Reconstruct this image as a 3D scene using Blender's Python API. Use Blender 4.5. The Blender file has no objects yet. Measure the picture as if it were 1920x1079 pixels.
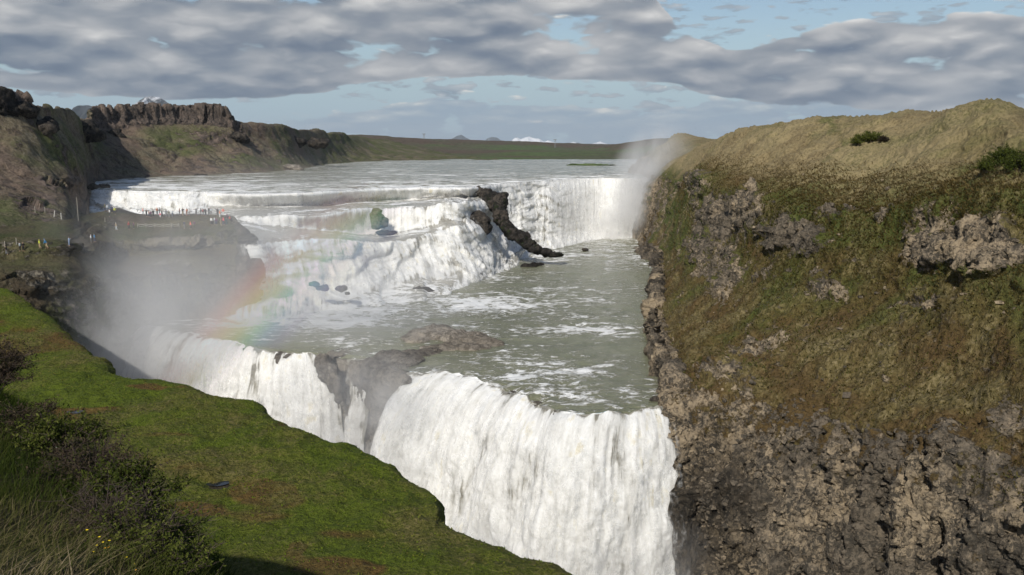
import bpy, math, random
import numpy as np
from mathutils import Vector
from mathutils.bvhtree import BVHTree
from bpy_extras import object_utils  # noqa

random.seed(7)
rng = np.random.default_rng(7)
S = bpy.context.scene
col = S.collection
R = math.radians

# ------------------------------------------------------------------ camera, sun, sky, exposure
F = 1663.0                       # focal length in pixels of a 1920 wide frame
PITCH = math.atan(268.0 / F)
SUN_EL, SUN_AZ = R(36), R(20)    # light comes from behind the camera, SUN_AZ towards the left
cam_d = bpy.data.cameras.new('camera')
cam = bpy.data.objects.new('camera', cam_d)
col.objects.link(cam)
cam_d.sensor_width = 36
cam_d.lens = F / 1920 * 36
cam_d.clip_start = 0.1
cam_d.clip_end = 90000
cam.location = (0, 0, 0)
cam.rotation_euler = (math.pi / 2 - PITCH, 0, 0)
S.camera = cam
S.view_settings.view_transform = 'Standard'
S.view_settings.look = 'None'
S.view_settings.exposure = 0.0
S.view_settings.gamma = 1.0
S.cycles.volume_step_rate = 1.0
S.cycles.volume_max_steps = 96
S.cycles.volume_bounces = 2
S.cycles.max_bounces = 6
S.cycles.diffuse_bounces = 2
S.cycles.transparent_max_bounces = 12
S.cycles.use_denoising = True

sun_dir = Vector((math.sin(SUN_AZ) * math.cos(SUN_EL), math.cos(SUN_AZ) * math.cos(SUN_EL), -math.sin(SUN_EL)))
sd = bpy.data.lights.new('sun', 'SUN')
sd.energy = 4.3
sd.angle = R(0.5)
sd.color = (1.0, 0.95, 0.87)
sun = bpy.data.objects.new('sun', sd)
sun.rotation_euler = sun_dir.to_track_quat('-Z', 'Y').to_euler()
sun.location = (-50, -100, 120)
col.objects.link(sun)


# ------------------------------------------------------------------ node helper
class NT:
    """Tiny expression builder over a node tree."""
    def __init__(s, tree):
        s.t = tree
        tree.nodes.clear()

    def n(s, kind, ins=None, **props):
        nd = s.t.nodes.new(kind)
        for k, v in props.items():
            setattr(nd, k, v)
        for k, v in (ins or {}).items():
            s.put(nd.inputs[k], v)
        return nd

    def put(s, sock, v):
        if v is None:
            return
        if isinstance(v, bpy.types.NodeSocket):
            s.t.links.new(v, sock)
        elif hasattr(sock.default_value, '__len__'):
            v = tuple(v) if hasattr(v, '__len__') else (v, v, v)
            if len(sock.default_value) == 4 and len(v) == 3:
                v = v + (1.0,)
            sock.default_value = v
        else:
            sock.default_value = v

    def m(s, op, a, b=None, c=None, clamp=False):
        nd = s.n('ShaderNodeMath', operation=op, use_clamp=clamp)
        for i, v in enumerate((a, b, c)):
            if v is not None:
                s.put(nd.inputs[i], v)
        return nd.outputs[0]

    def add(s, a, b): return s.m('ADD', a, b)
    def sub(s, a, b): return s.m('SUBTRACT', a, b)
    def mul(s, a, b): return s.m('MULTIPLY', a, b)

    def vm(s, op, a, b=None):
        nd = s.n('ShaderNodeVectorMath', operation=op)
        s.put(nd.inputs[0], a)
        if b is not None:
            if op == 'SCALE':
                s.put(nd.inputs['Scale'], b)
            else:
                s.put(nd.inputs[1], b)
        return nd.outputs['Value' if op in ('DOT_PRODUCT', 'LENGTH') else 'Vector']

    def rng(s, v, a, b, c=0.0, d=1.0, smooth=True):
        nd = s.n('ShaderNodeMapRange', interpolation_type='SMOOTHSTEP' if smooth else 'LINEAR')
        for i, x in enumerate((v, a, b, c, d)):
            s.put(nd.inputs[i], x)
        return nd.outputs[0]

    def mix(s, f, a, b, blend='MIX'):
        nd = s.n('ShaderNodeMix', data_type='RGBA', blend_type=blend)
        s.put(nd.inputs[0], f)
        s.put(nd.inputs[6], a)
        s.put(nd.inputs[7], b)
        return nd.outputs[2]

    def noise(s, vec, scale, detail=4, rough=0.55, dist=0.0, dims='3D', w=None, out=0):
        nd = s.n('ShaderNodeTexNoise', noise_dimensions=dims)
        s.put(nd.inputs['Vector'], vec)
        s.put(nd.inputs['Scale'], scale)
        s.put(nd.inputs['Detail'], detail)
        s.put(nd.inputs['Roughness'], rough)
        s.put(nd.inputs['Distortion'], dist)
        return nd.outputs[out]

    def voro(s, vec, scale, feature='F1', out='Distance', rand=1.0, detail=0.0):
        nd = s.n('ShaderNodeTexVoronoi', feature=feature)
        s.put(nd.inputs['Vector'], vec)
        s.put(nd.inputs['Scale'], scale)
        s.put(nd.inputs['Randomness'], rand)
        if 'Detail' in nd.inputs:
            s.put(nd.inputs['Detail'], detail)
        return nd.outputs[out]

    def ramp(s, fac, stops, interp='LINEAR', out='Color'):
        nd = s.n('ShaderNodeValToRGB')
        cr = nd.color_ramp
        cr.interpolation = interp
        while len(cr.elements) > 1:
            cr.elements.remove(cr.elements[-1])
        for i, (p, c) in enumerate(stops):
            c = (c, c, c) if not hasattr(c, '__len__') else tuple(c)
            e = cr.elements[0] if i == 0 else cr.elements.new(p)
            e.position = p
            e.color = c + (1.0,) if len(c) == 3 else c
        s.put(nd.inputs[0], fac)
        return nd.outputs[out]

    def attr(s, name, out='Fac'):
        return s.n('ShaderNodeAttribute', attribute_name=name).outputs[out]

    def pos(s):
        return s.n('ShaderNodeNewGeometry').outputs['Position']

    def map(s, vec, scale=(1, 1, 1), rot=(0, 0, 0), loc=(0, 0, 0)):
        nd = s.n('ShaderNodeMapping')
        s.put(nd.inputs['Vector'], vec)
        s.put(nd.inputs['Scale'], scale)
        s.put(nd.inputs['Rotation'], rot)
        s.put(nd.inputs['Location'], loc)
        return nd.outputs[0]

    def sep(s, vec):
        return s.n('ShaderNodeSeparateXYZ', {0: vec}).outputs

    def comb(s, x=0.0, y=0.0, z=0.0):
        return s.n('ShaderNodeCombineXYZ', {0: x, 1: y, 2: z}).outputs[0]

    def bump(s, h, dist, strength=1.0, normal=None):
        nd = s.n('ShaderNodeBump', {'Height': h, 'Distance': dist, 'Strength': strength})
        if normal is not None:
            s.put(nd.inputs['Normal'], normal)
        return nd.outputs[0]


def new_mat(name):
    m = bpy.data.materials.new(name)
    m.use_nodes = True
    return m, NT(m.node_tree)


def finish(nt, base, rough=0.9, normal=None, spec=0.3, sss=None, **extra):
    p = nt.n('ShaderNodeBsdfPrincipled')
    if sss is not None:
        nt.put(p.inputs['Subsurface Weight'], sss[0])
        p.inputs['Subsurface Radius'].default_value = (1, 1, 1)
        p.inputs['Subsurface Scale'].default_value = sss[1]
    nt.put(p.inputs['Base Color'], base)
    nt.put(p.inputs['Roughness'], rough)
    nt.put(p.inputs['Specular IOR Level'], spec)
    if normal is not None:
        nt.put(p.inputs['Normal'], normal)
    for k, v in extra.items():
        nt.put(p.inputs[k], v)
    o = nt.n('ShaderNodeOutputMaterial')
    nt.t.links.new(p.outputs[0], o.inputs['Surface'])
    return p


# ------------------------------------------------------------------ world: Nishita sky with procedural clouds
world = bpy.data.worlds.new('World')
S.world = world
world.use_nodes = True
w = NT(world.node_tree)
sky = w.n('ShaderNodeTexSky', sky_type='NISHITA')
sky.sun_disc = False
sky.sun_elevation = SUN_EL
sky.sun_rotation = math.pi + SUN_AZ
sky.air_density = 1.0
sky.dust_density = 0.6
sky.ozone_density = 1.4
dirv = w.n('ShaderNodeTexCoord').outputs['Generated']
dx, dy, dz = w.sep(dirv)
az = w.mul(w.m('ARCTAN2', dx, dy), 180 / math.pi)          # degrees to the right of the view axis
el = w.mul(w.m('ARCSINE', dz), 180 / math.pi)
azn = w.rng(az, -36, 36, 0, 1, smooth=False)


def cloud_layer(bot, top, wb, wt, amp, sx, sy, seed, thr, soft, detail=7, puff=.5, rough=0.5, off=.45):
    """alpha and shade of a cloud deck bounded by el curves over az (degrees)."""
    eb = w.ramp(azn, [((a + 36) / 72, v / 12 + .1) for a, v in bot], 'B_SPLINE')
    et = w.ramp(azn, [((a + 36) / 72, v / 24) for a, v in top], 'B_SPLINE')
    eb = w.mul(w.sub(eb, .1), 12)
    et = w.mul(et, 24)
    env = w.mul(w.rng(w.sub(el, eb), -wb, wb), w.rng(w.sub(et, el), -wt, wt))
    base = w.comb(w.add(w.mul(az, sx), seed * 7.3), w.mul(el, sy), 0.0)
    wrp = w.vm('SCALE', w.vm('SUBTRACT', w.noise(base, 1.3, 3, .5, dims='2D', out=1), (.5, .5, .5)), .28)

    def nz(de, daz=0.0, det=detail):
        v = w.comb(w.add(w.mul(w.add(az, daz), sx), seed * 7.3), w.mul(w.add(el, de), sy), 0.0)
        v = w.vm('ADD', v, wrp)
        f = w.noise(v, 1.0, det, rough, dims='2D')
        if not puff:
            return f
        c = w.n('ShaderNodeTexVoronoi', feature='SMOOTH_F1', voronoi_dimensions='2D')
        w.put(c.inputs['Vector'], w.vm('ADD', v, w.vm('SCALE', w.noise(v, 3.0, 3, .55, dims='2D', out=1), .22)))
        w.put(c.inputs['Scale'], 1.7)
        w.put(c.inputs['Detail'], 0.0 if det <= 2 else 2.0)
        w.put(c.inputs['Roughness'], .5)
        w.put(c.inputs['Smoothness'], .35)
        b_ = w.sub(.62, w.mul(c.outputs['Distance'], .62))
        return w.add(w.mul(f, 1 - puff), w.mul(b_, puff))
    n0 = nz(0.0)
    d = w.add(w.sub(w.mul(env, amp), amp), n0)
    alpha = w.rng(d, thr, thr + soft)
    nb = nz(0.0, 0.0, 2)
    n1 = nz(off, -off * .5, 2)
    n2 = nz(off * 2.6, -off * 1.3, 1)
    lit = w.add(w.mul(w.sub(nb, n1), 1.9), w.mul(w.sub(nb, n2), 1.1))
    lit = w.add(lit, w.mul(w.sub(n0, nb), 2.0))
    return alpha, lit, d, eb, et


# main grey bank
a1, l1, d1, eb1, et1 = cloud_layer(
    [(-36, 3.0), (-26, 2.9), (-19, 2.5), (-14, 2.7), (-10, 3.7), (-5, 4.3), (-1, 4.3), (3, 4.1), (8, 3.8), (12, 3.3), (16, 2.2), (30, 1.6), (36, 1.6)],
    [(-36, 22), (6, 22), (8, 9.6), (10, 7.4), (12.5, 5.9), (14, 5.6), (17, 6.4), (22, 7.4), (27, 7.2), (31, 6.6), (36, 8)],
    0.38, 0.5, 0.42, 0.14, 0.40, 3.7, 0.13, 0.09, puff=.5, rough=.5, off=.5)
hgt = w.rng(w.sub(el, eb1), 0.0, 4.2)
side = w.rng(az, -26, 4)
b1 = w.add(w.add(w.mul(hgt, .17), w.mul(side, .10)), w.mul(l1, .66))
b1 = w.add(b1, w.mul(w.sub(w.noise(w.comb(w.mul(az, .10), w.mul(el, .30), 9.0), 1.0, 3, .5), .5), .45))
b1 = w.add(b1, w.rng(d1, .36, .10, 0, .12))
c1 = w.ramp(w.add(b1, .41), [(0.0, (.09, .13, .20)), (.22, (.16, .20, .265)), (.42, (.27, .30, .345)), (.62, (.40, .415, .44)), (.85, (.58, .58, .58)), (1.0, (.74, .73, .72))], 'LINEAR')
# low white cumulus near the horizon
a2, l2, d2, eb2, et2 = cloud_layer(
    [(-36, 0), (36, 0)],
    [(-36, 1.9), (-24, 1.8), (-14, 1.1), (-10, 2.0), (-6, 2.8), (-3, 2.9), (0, 2.2), (4, 2.5), (7, 2.0), (12, 2.4), (18, 3.0), (36, 3.2)],
    0.5, 0.30, 0.34, 0.22, .85, 11.3, 0.12, 0.10, off=.16)
b2 = w.add(w.mul(l2, 1.1), w.rng(w.sub(et2, el), 1.5, 0.1, .12, .60))
c2 = w.ramp(b2, [(0.0, (.27, .36, .46)), (.4, (.36, .43, .50)), (.68, (.48, .53, .565)), (1.0, (.80, .77, .72))])
a2 = w.mul(a2, w.rng(az, -17, -11))
a2 = w.mul(a2, .85)
# small detached clouds between the bank and the low ones, and two in the blue opening
a3, l3, d3, eb3, et3 = cloud_layer(
    [(-36, 2.2), (0, 2.6), (14, 1.0), (36, 1.2)], [(-36, 4.2), (0, 4.6), (8, 9.2), (13, 9.4), (17, 9.2), (20, 8.4), (36, 9)],
    0.6, 0.4, 0.34, 0.26, .95, 23.9, 0.35, 0.10, puff=.5, off=.25)
c3 = w.ramp(w.add(w.mul(l3, 1.0), .35), [(0.0, (.19, .25, .33)), (.5, (.36, .4, .45)), (1.0, (.6, .6, .6))])
a3 = w.mul(a3, .8)
# hazy pale band at the horizon
skyc = w.mix(w.rng(el, 4.5, 0.0, 0.0, 0.55), (0, 0, 0), (1, 1, 1))
bg_sky = w.n('ShaderNodeBackground', {'Color': sky.outputs[0], 'Strength': 0.085})
bg_haze = w.n('ShaderNodeBackground', {'Color': (.36, .50, .60), 'Strength': 1.0})
def mixsh(f, a, b):
    nd = w.n('ShaderNodeMixShader')
    w.put(nd.inputs[0], f)
    w.t.links.new(a.outputs[0], nd.inputs[1])
    w.t.links.new(b.outputs[0], nd.inputs[2])
    return nd
s0 = mixsh(w.rng(el, 9.0, 1.0, 0.0, 0.9), bg_sky, bg_haze)
s1 = mixsh(a3, s0, w.n('ShaderNodeBackground', {'Color': c3}))
s2 = mixsh(a2, s1, w.n('ShaderNodeBackground', {'Color': c2}))
s3 = mixsh(a1, s2, w.n('ShaderNodeBackground', {'Color': c1}))
wo = w.n('ShaderNodeOutputWorld')
w.t.links.new(s3.outputs[0], wo.inputs['Surface'])
world.cycles.sampling_method = 'MANUAL'
world.cycles.sample_map_resolution = 512

# ------------------------------------------------------------------ projection
CP, SP = math.cos(PITCH), math.sin(PITCH)


def ray(px, py):
    cx = (px - 960.0) / F
    cy = (540.0 - py) / F
    return np.array((cx, CP + cy * SP, cy * CP - SP))


def PY(px, py, Y):
    """Point at forward distance Y seen at photo pixel px, py."""
    d = ray(px, py)
    return d * (Y / d[1])


def PZ(px, py, z):
    d = ray(px, py)
    return d * (z / d[2])


def proj(p):
    x, y, z = p[..., 0], p[..., 1], p[..., 2]
    depth = y * CP - z * SP
    up = y * SP + z * CP
    return 960 + F * x / depth, 540 - F * up / depth


# ------------------------------------------------------------------ numpy noise
def _hash(ix, iy, iz, seed):
    h = (ix.astype(np.int64) * 374761393 + iy.astype(np.int64) * 668265263 + iz.astype(np.int64) * 2147483647 + seed * 974634777) & 0xffffffff
    h = ((h ^ (h >> 13)) * 1274126177) & 0xffffffff
    h = ((h ^ (h >> 16)) * 2246822519) & 0xffffffff
    return ((h ^ (h >> 15)) & 0xffffff) / float(0xffffff)


def vnoise(p, seed=0):
    """value noise, p (...,3) -> 0..1"""
    f = np.floor(p)
    t = p - f
    t = t * t * t * (t * (t * 6 - 15) + 10)
    i = f.astype(np.int64)
    r = 0
    for a in (0, 1):
        wx = t[..., 0] if a else 1 - t[..., 0]
        for b in (0, 1):
            wy = t[..., 1] if b else 1 - t[..., 1]
            for c in (0, 1):
                wz = t[..., 2] if c else 1 - t[..., 2]
                r = r + wx * wy * wz * _hash(i[..., 0] + a, i[..., 1] + b, i[..., 2] + c, seed)
    return r


def fbm(p, octaves=5, gain=0.5, lac=2.03, seed=0):
    """-1..1 fractal noise"""
    a, s, tot = 1.0, 0.0, 0.0
    q = np.array(p, dtype=float)
    for o in range(octaves):
        s = s + a * (vnoise(q + o * 17.3, seed + o) * 2 - 1)
        tot += a
        a *= gain
        q = q * lac
    return s / tot * 1.35


def ridge(p, octaves=4, seed=0):
    a, s, tot = 1.0, 0.0, 0.0
    q = np.array(p, dtype=float)
    for o in range(octaves):
        s = s + a * (1 - np.abs(vnoise(q + o * 11.1, seed + o) * 2 - 1))
        tot += a
        a *= .5
        q = q * 2.1
    return s / tot


def cells(p, seed=0):
    """per-cell random offset (0..1) and distance to the cell's point"""
    f = np.floor(p)
    best = np.full(p.shape[:-1], 1e9)
    val = np.zeros(p.shape[:-1])
    for a in (-1, 0, 1):
        for b in (-1, 0, 1):
            for c in (-1, 0, 1):
                i = f + np.array((a, b, c))
                jx = _hash(i[..., 0], i[..., 1], i[..., 2], seed)
                jy = _hash(i[..., 0], i[..., 1], i[..., 2], seed + 1)
                jz = _hash(i[..., 0], i[..., 1], i[..., 2], seed + 2)
                d = (i[..., 0] + jx - p[..., 0]) ** 2 + (i[..., 1] + jy - p[..., 1]) ** 2 + (i[..., 2] + jz - p[..., 2]) ** 2
                m = d < best
                best = np.where(m, d, best)
                val = np.where(m, _hash(i[..., 0], i[..., 1], i[..., 2], seed + 3), val)
    return val, np.sqrt(best)


def sstep(x, a, b):
    t = np.clip((x - a) / (b - a), 0, 1)
    return t * t * (3 - 2 * t)


# ------------------------------------------------------------------ meshes
def mesh_obj(name, verts, faces, mat=None, smooth=True, attrs=None, uv=None, parent=None, link=True):
    me = bpy.data.meshes.new(name)
    verts = np.asarray(verts, dtype=np.float32)
    faces = np.asarray(faces, dtype=np.int32)
    k = faces.shape[1]
    me.vertices.add(len(verts))
    me.vertices.foreach_set('co', verts.ravel())
    me.loops.add(faces.size)
    me.loops.foreach_set('vertex_index', faces.ravel())
    me.polygons.add(len(faces))
    me.polygons.foreach_set('loop_start', np.arange(0, faces.size, k, dtype=np.int32))
    me.polygons.foreach_set('use_smooth', np.full(len(faces), smooth, dtype=bool))
    me.update(calc_edges=True)
    for an, av in (attrs or {}).items():
        a = me.attributes.new(an, 'FLOAT', 'POINT')
        a.data.foreach_set('value', np.asarray(av, dtype=np.float32).ravel())
    if uv is not None:
        ul = me.uv_layers.new(name='UVMap')
        ul.data.foreach_set('uv', np.asarray(uv, dtype=np.float32)[faces.ravel()].ravel())
    if mat is not None:
        for mm in (mat if isinstance(mat, (list, tuple)) else [mat]):
            me.materials.append(mm)
    o = bpy.data.objects.new(name, me)
    if parent is not None:
        o.parent = parent
    if link:
        col.objects.link(o)
    return o


def grid_faces(nr, nc):
    i = np.arange(nr - 1)[:, None] * nc + np.arange(nc - 1)[None, :]
    i = i.ravel()
    return np.stack((i, i + 1, i + nc + 1, i + nc), 1)


def cr1(ctrl, n_per):
    """Catmull-Rom along axis 0; n_per int or list of subdivisions per segment. returns pts and params"""
    ctrl = np.asarray(ctrl, float)
    n = len(ctrl)
    if isinstance(n_per, int):
        n_per = [n_per] * (n - 1)
    ext = np.concatenate((2 * ctrl[:1] - ctrl[1:2], ctrl, 2 * ctrl[-1:] - ctrl[-2:-1]))
    out, par = [], []
    for i in range(n - 1):
        k = n_per[i]
        t = np.arange(k) / k if i < n - 2 else np.linspace(0, 1, k + 1)
        par.append(i + t)
        t = t.reshape((-1,) + (1,) * (ctrl.ndim - 1))
        p0, p1, p2, p3 = ext[i], ext[i + 1], ext[i + 2], ext[i + 3]
        # tension 0.5 tangents limited to avoid overshoot
        m1, m2 = (p2 - p0) * .5, (p3 - p1) * .5
        lim = 1.6 * np.linalg.norm(p2 - p1, axis=-1, keepdims=True) + 1e-6
        for mm in (0, 1):
            m = m1 if mm == 0 else m2
            ln = np.linalg.norm(m, axis=-1, keepdims=True)
            m = m * np.minimum(1, lim / np.maximum(ln, 1e-9))
            if mm == 0:
                m1 = m
            else:
                m2 = m
        out.append((2 * t**3 - 3 * t**2 + 1) * p1 + (t**3 - 2 * t**2 + t) * m1 + (-2 * t**3 + 3 * t**2) * p2 + (t**3 - t**2) * m2)
    return np.concatenate(out), np.concatenate(par)


def loft(ctrl, nr, nc):
    """ctrl (rows, stations, 3) -> grid (R,C,3), row param, station param"""
    g, rp = cr1(ctrl, nr)
    g2, sp = cr1(np.swapaxes(g, 0, 1), nc)
    return np.swapaxes(g2, 0, 1), rp, sp


def grid_normals(g):
    du = np.gradient(g, axis=1)
    dv = np.gradient(g, axis=0)
    n = np.cross(du, dv)
    return n / np.maximum(np.linalg.norm(n, axis=-1, keepdims=True), 1e-9)


def tag(o, label=None, cat=None, group=None, kind=None):
    for k, v in (('label', label), ('category', cat), ('group', group), ('kind', kind)):
        if v:
            o[k] = v
    return o


# ------------------------------------------------------------------ materials of the land
def land_mat(name, grass, rock, scale=1.0, rockbump=.5, grassbump=.25, wind=None, patch=.05, crack=.8):
    """grass: 4 colours (green, olive, brown, straw); rock: 3 colours (dark, mid, light)."""
    m, t = new_mat(name)
    p = t.pos()
    rk, gr = t.attr('rock'), t.attr('green')
    wp = t.map(p, scale=wind, rot=(0, 0, 0)) if wind else p
    fine = t.noise(wp, 2.2 * scale, 6, .62)
    fine2 = t.noise(p, 7.0 * scale, 4, .65)
    big = t.noise(p, patch, 5, .6, .6)
    big2 = t.noise(t.vm('ADD', p, (57, 13, 91)), patch * 2.6, 5, .62, .4)
    g = t.mix(t.rng(t.add(big, t.mul(t.sub(gr, .5), .7)), .38, .60), grass[2], grass[0])
    g = t.mix(t.rng(big2, .42, .66), g, grass[1])
    g = t.mix(t.mul(t.rng(t.add(t.mul(fine, .7), t.mul(big2, .45)), .58, .78), .8), g, grass[3])
    g = t.mix(t.rng(fine2, .62, .30, 0, .75), g, t.vm('SCALE', g, .35))
    g = t.mix(t.rng(fine, .56, .30, 0, .8), g, t.vm('SCALE', g, .4))
    dry = t.attr('dry')
    g = t.mix(t.mul(dry, t.rng(t.add(fine, t.mul(big2, .5)), .50, .85, .25, .95)), g, grass[3])
    # rock: angular blocks of mixed size, strata, cracks only in places
    wv = t.vm('SUBTRACT', t.noise(p, .35 * scale, 5, .65, out=1), (.5, .5, .5))
    dist = t.vm('ADD', p, t.vm('SCALE', wv, 4.5 / scale))
    dm = t.map(dist, scale=(1, 1, .6), rot=(.25, .12, 0))
    v1 = t.n('ShaderNodeTexVoronoi', {'Vector': dm, 'Scale': .55 * scale}, feature='F1')
    v2 = t.n('ShaderNodeTexVoronoi', {'Vector': t.vm('ADD', dist, t.vm('SCALE', wv, 1.0)), 'Scale': 2.3 * scale}, feature='F1')
    cc = t.sep(v1.outputs['Color'])[0]
    cc2 = t.sep(v2.outputs['Color'])[0]
    rn = t.noise(p, 1.3 * scale, 8, .7)
    rv = t.noise(t.map(p, scale=(1.6, 1.6, .22)), .9 * scale, 6, .65)
    zone = t.noise(p, .07 * scale, 4, .6, .5)
    tone = t.add(t.mul(t.sub(cc, .5), .30), t.add(t.mul(t.sub(cc2, .5), .42), t.add(t.mul(t.sub(rn, .5), 1.1), t.mul(t.sub(rv, .5), .7))))
    rc = t.mix(t.rng(tone, -.30, .22), rock[0], rock[1])
    rc = t.mix(t.rng(t.add(t.add(zone, t.mul(dry, .35)), t.mul(tone, .35)), .47, .66), rc, rock[2])
    crk = t.mul(t.rng(v1.outputs['Distance'], .75, 1.05, 0, 1), t.rng(zone, .60, .40))
    crk = t.m('MAXIMUM', crk, t.mul(t.rng(v2.outputs['Distance'], .72, 1.0), .75))
    crk = t.m('MAXIMUM', crk, t.rng(rn, .36, .24))
    rc = t.mix(t.mul(crk, crack), rc, t.vm('SCALE', rc, .25))
    mask = t.rng(t.add(rk, t.add(t.mul(t.sub(t.noise(p, .55 * scale, 6, .65), .5), 1.1), t.mul(t.sub(cc, .5), .3))), .44, .58)
    base = t.mix(mask, g, rc)
    base = t.mix(t.attr('wet'), base, t.vm('SCALE', base, .28))
    hr = t.add(t.add(t.mul(cc, .5), t.mul(cc2, .28)), t.add(t.mul(rn, 1.1), t.mul(t.sub(rv, crk), .45)))
    hg = t.add(t.mul(fine, 1.0), t.mul(fine2, .35))
    h = t.add(t.mul(t.mul(hr, mask), rockbump), t.mul(t.mul(hg, t.sub(1.0, mask)), grassbump))
    finish(t, base, t.mix(mask, (.95,) * 3, (.82,) * 3), t.bump(h, 1.0), .2)
    return m


M_right = land_mat('heath_cliff', ((.095, .110, .026), (.165, .135, .052), (.125, .082, .032), (.30, .24, .13)),
                   ((.062, .054, .042), (.185, .152, .112), (.36, .285, .19)), 1.0, .55, .45, wind=(1, 1, .55), patch=.045)
M_left = land_mat('hillside_scree', ((.12, .13, .052), (.19, .16, .10), (.21, .155, .115), (.27, .235, .175)),
                  ((.07, .058, .05), (.14, .11, .09), (.19, .145, .115)), .55, .8, .5, patch=.022)
M_ledge = land_mat('ledge_rock', ((.075, .085, .03), (.12, .105, .055), (.09, .07, .045), (.15, .135, .08)),
                   ((.035, .032, .028), (.085, .075, .06), (.22, .195, .15)), .9, .6, .35, patch=.05)
M_wet = land_mat('wet_basalt', ((.03, .04, .015),) * 4, ((.012, .011, .010), (.04, .035, .03), (.09, .075, .06)), 1.0, .6, .3)
M_rock = land_mat('river_rock', ((.05, .055, .02),) * 4, ((.14, .12, .095), (.27, .235, .19), (.40, .35, .29)), 1.1, .5, .3)
M_shelf = land_mat('damp_grey_rock', ((.05, .055, .02),) * 4, ((.075, .064, .052), (.16, .138, .112), (.25, .22, .18)), 1.1, .5, .3)
M_moss = land_mat('moss_lawn', ((.105, .140, .012), (.130, .128, .026), (.145, .090, .026), (.22, .18, .075)),
                  ((.03, .025, .015), (.07, .055, .035), (.12, .10, .06)), 1.3, .4, .42, patch=.045)
M_plain = land_mat('far_plain', ((.10, .145, .045), (.095, .10, .05), (.12, .085, .06), (.15, .13, .09)),
                   ((.05, .04, .03), (.08, .06, .05), (.12, .1, .08)), .06, 1, .6, patch=.004)


# ------------------------------------------------------------------ right cliff and hill
def ctrl_from(st, fix=None):
    """stations: list of rows of (px,py,Y) -> (rows, stations, 3)"""
    a = np.array([[PY(*q) for q in s] for s in st])
    return np.swapaxes(a, 0, 1)


ST = [
    [(1175, 345, 462), (1180, 322, 460), (1185, 315, 462), (1195, 305, 465), (1205, 295, 470), (1215, 287, 480), (1240, 275, 500), (1275, 254, 560), (1330, 262, 650), (1600, 268, 800)],
    [(1180, 460, 368), (1188, 447, 368), (1195, 425, 370), (1205, 390, 372), (1212, 360, 374), (1222, 330, 378), (1246, 300, 390), (1300, 262, 430), (1380, 268, 480), (1650, 270, 600)],
    [(1188, 480, 322), (1200, 466, 330), (1215, 440, 333), (1228, 405, 335), (1240, 375, 338), (1255, 340, 342), (1280, 305, 350), (1330, 268, 370), (1400, 268, 410), (1650, 270, 560)],
    [(1222, 505, 282), (1240, 486, 292), (1250, 462, 294), (1259, 440, 295), (1270, 405, 297), (1287, 350, 299), (1305, 316, 304), (1345, 270, 318), (1420, 266, 360), (1700, 270, 500)],
    [(1228, 540, 240), (1238, 520, 257), (1250, 492, 259), (1264, 455, 261), (1278, 400, 263), (1303, 335, 265), (1335, 300, 270), (1370, 254, 285), (1450, 262, 330), (1750, 270, 450)],
    [(1226, 590, 202), (1235, 562, 217), (1255, 535, 219), (1278, 498, 222), (1302, 430, 225), (1330, 345, 228), (1380, 300, 236), (1432, 240, 255), (1520, 256, 300), (1850, 270, 400)],
    [(1218, 660, 160), (1230, 635, 173), (1265, 600, 176), (1312, 540, 181), (1355, 470, 186), (1385, 365, 190), (1445, 312, 205), (1520, 231, 230), (1610, 250, 270), (1950, 270, 360)],
    [(1262, 735, 134), (1275, 710, 142), (1292, 660, 146), (1372, 590, 152), (1440, 510, 158), (1470, 388, 163), (1545, 322, 180), (1620, 227, 208), (1690, 245, 245), (2050, 270, 330)],
    [(1284, 900, 120.5), (1246, 762, 127), (1305, 740, 130), (1400, 640, 137), (1490, 530, 144), (1548, 408, 150), (1640, 335, 166), (1715, 224, 192), (1780, 238, 230), (2150, 270, 300)],
    [(1322, 1085, 116.5), (1330, 900, 118), (1402, 765, 120), (1492, 680, 124), (1600, 545, 131), (1655, 418, 137), (1735, 315, 152), (1800, 209, 172), (1860, 228, 205), (2250, 270, 270)],
    [(1450, 1190, 107), (1480, 960, 107), (1545, 800, 109), (1625, 700, 113), (1720, 560, 118), (1765, 400, 124), (1835, 300, 140), (1878, 205, 156), (1950, 225, 190), (2350, 270, 250)],
    [(1680, 1240, 92), (1700, 1000, 92), (1742, 835, 94), (1805, 720, 98), (1855, 565, 103), (1895, 385, 108), (1955, 300, 122), (1985, 250, 138), (2080, 250, 170), (2450, 270, 230)],
    [(1950, 1280, 78), (1960, 1040, 78), (1985, 880, 80), (2030, 740, 83), (2080, 570, 88), (2120, 405, 94), (2180, 310, 106), (2240, 262, 120), (2350, 255, 150), (2700, 270, 210)],
    [(2500, 1400, 58), (2520, 1100, 58), (2560, 920, 60), (2620, 760, 63), (2700, 590, 66), (2760, 420, 70), (2850, 320, 80), (2950, 275, 95), (3100, 260, 120), (3500, 270, 180)],
]
C = ctrl_from(ST)
low = C[0].copy()
low[:, 2] = np.minimum(low[:, 2] - 8, -80)
low[:, :2] -= np.array((3.0, 1.0))
C = np.concatenate((low[None], C))
NR, NC = [24, 60, 56, 56, 60, 64, 56, 56, 20, 6], [14, 20, 26, 34, 44, 52, 60, 60, 70, 70, 70, 60, 24]
G, rp, sp = loft(C, NR, NC)
rp = rp[:, None] + 0 * sp[None, :]
rp_r = rp
spg = sp[None, :] + 0 * rp
N0 = grid_normals(G)
if (N0[..., 0].mean()) > 0:
    N0 = -N0
qx, qy = proj(G)
n1 = fbm(G * .035, 4, seed=1)
n2 = fbm(G * .12, 4, seed=2)


def blob(cx, cy, rx, ry, x=None, y=None):
    x = qx if x is None else x
    y = qy if y is None else y
    return np.clip(1.35 - np.sqrt(((x - cx) / rx) ** 2 + ((y - cy) / ry) ** 2), 0, 1)


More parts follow.
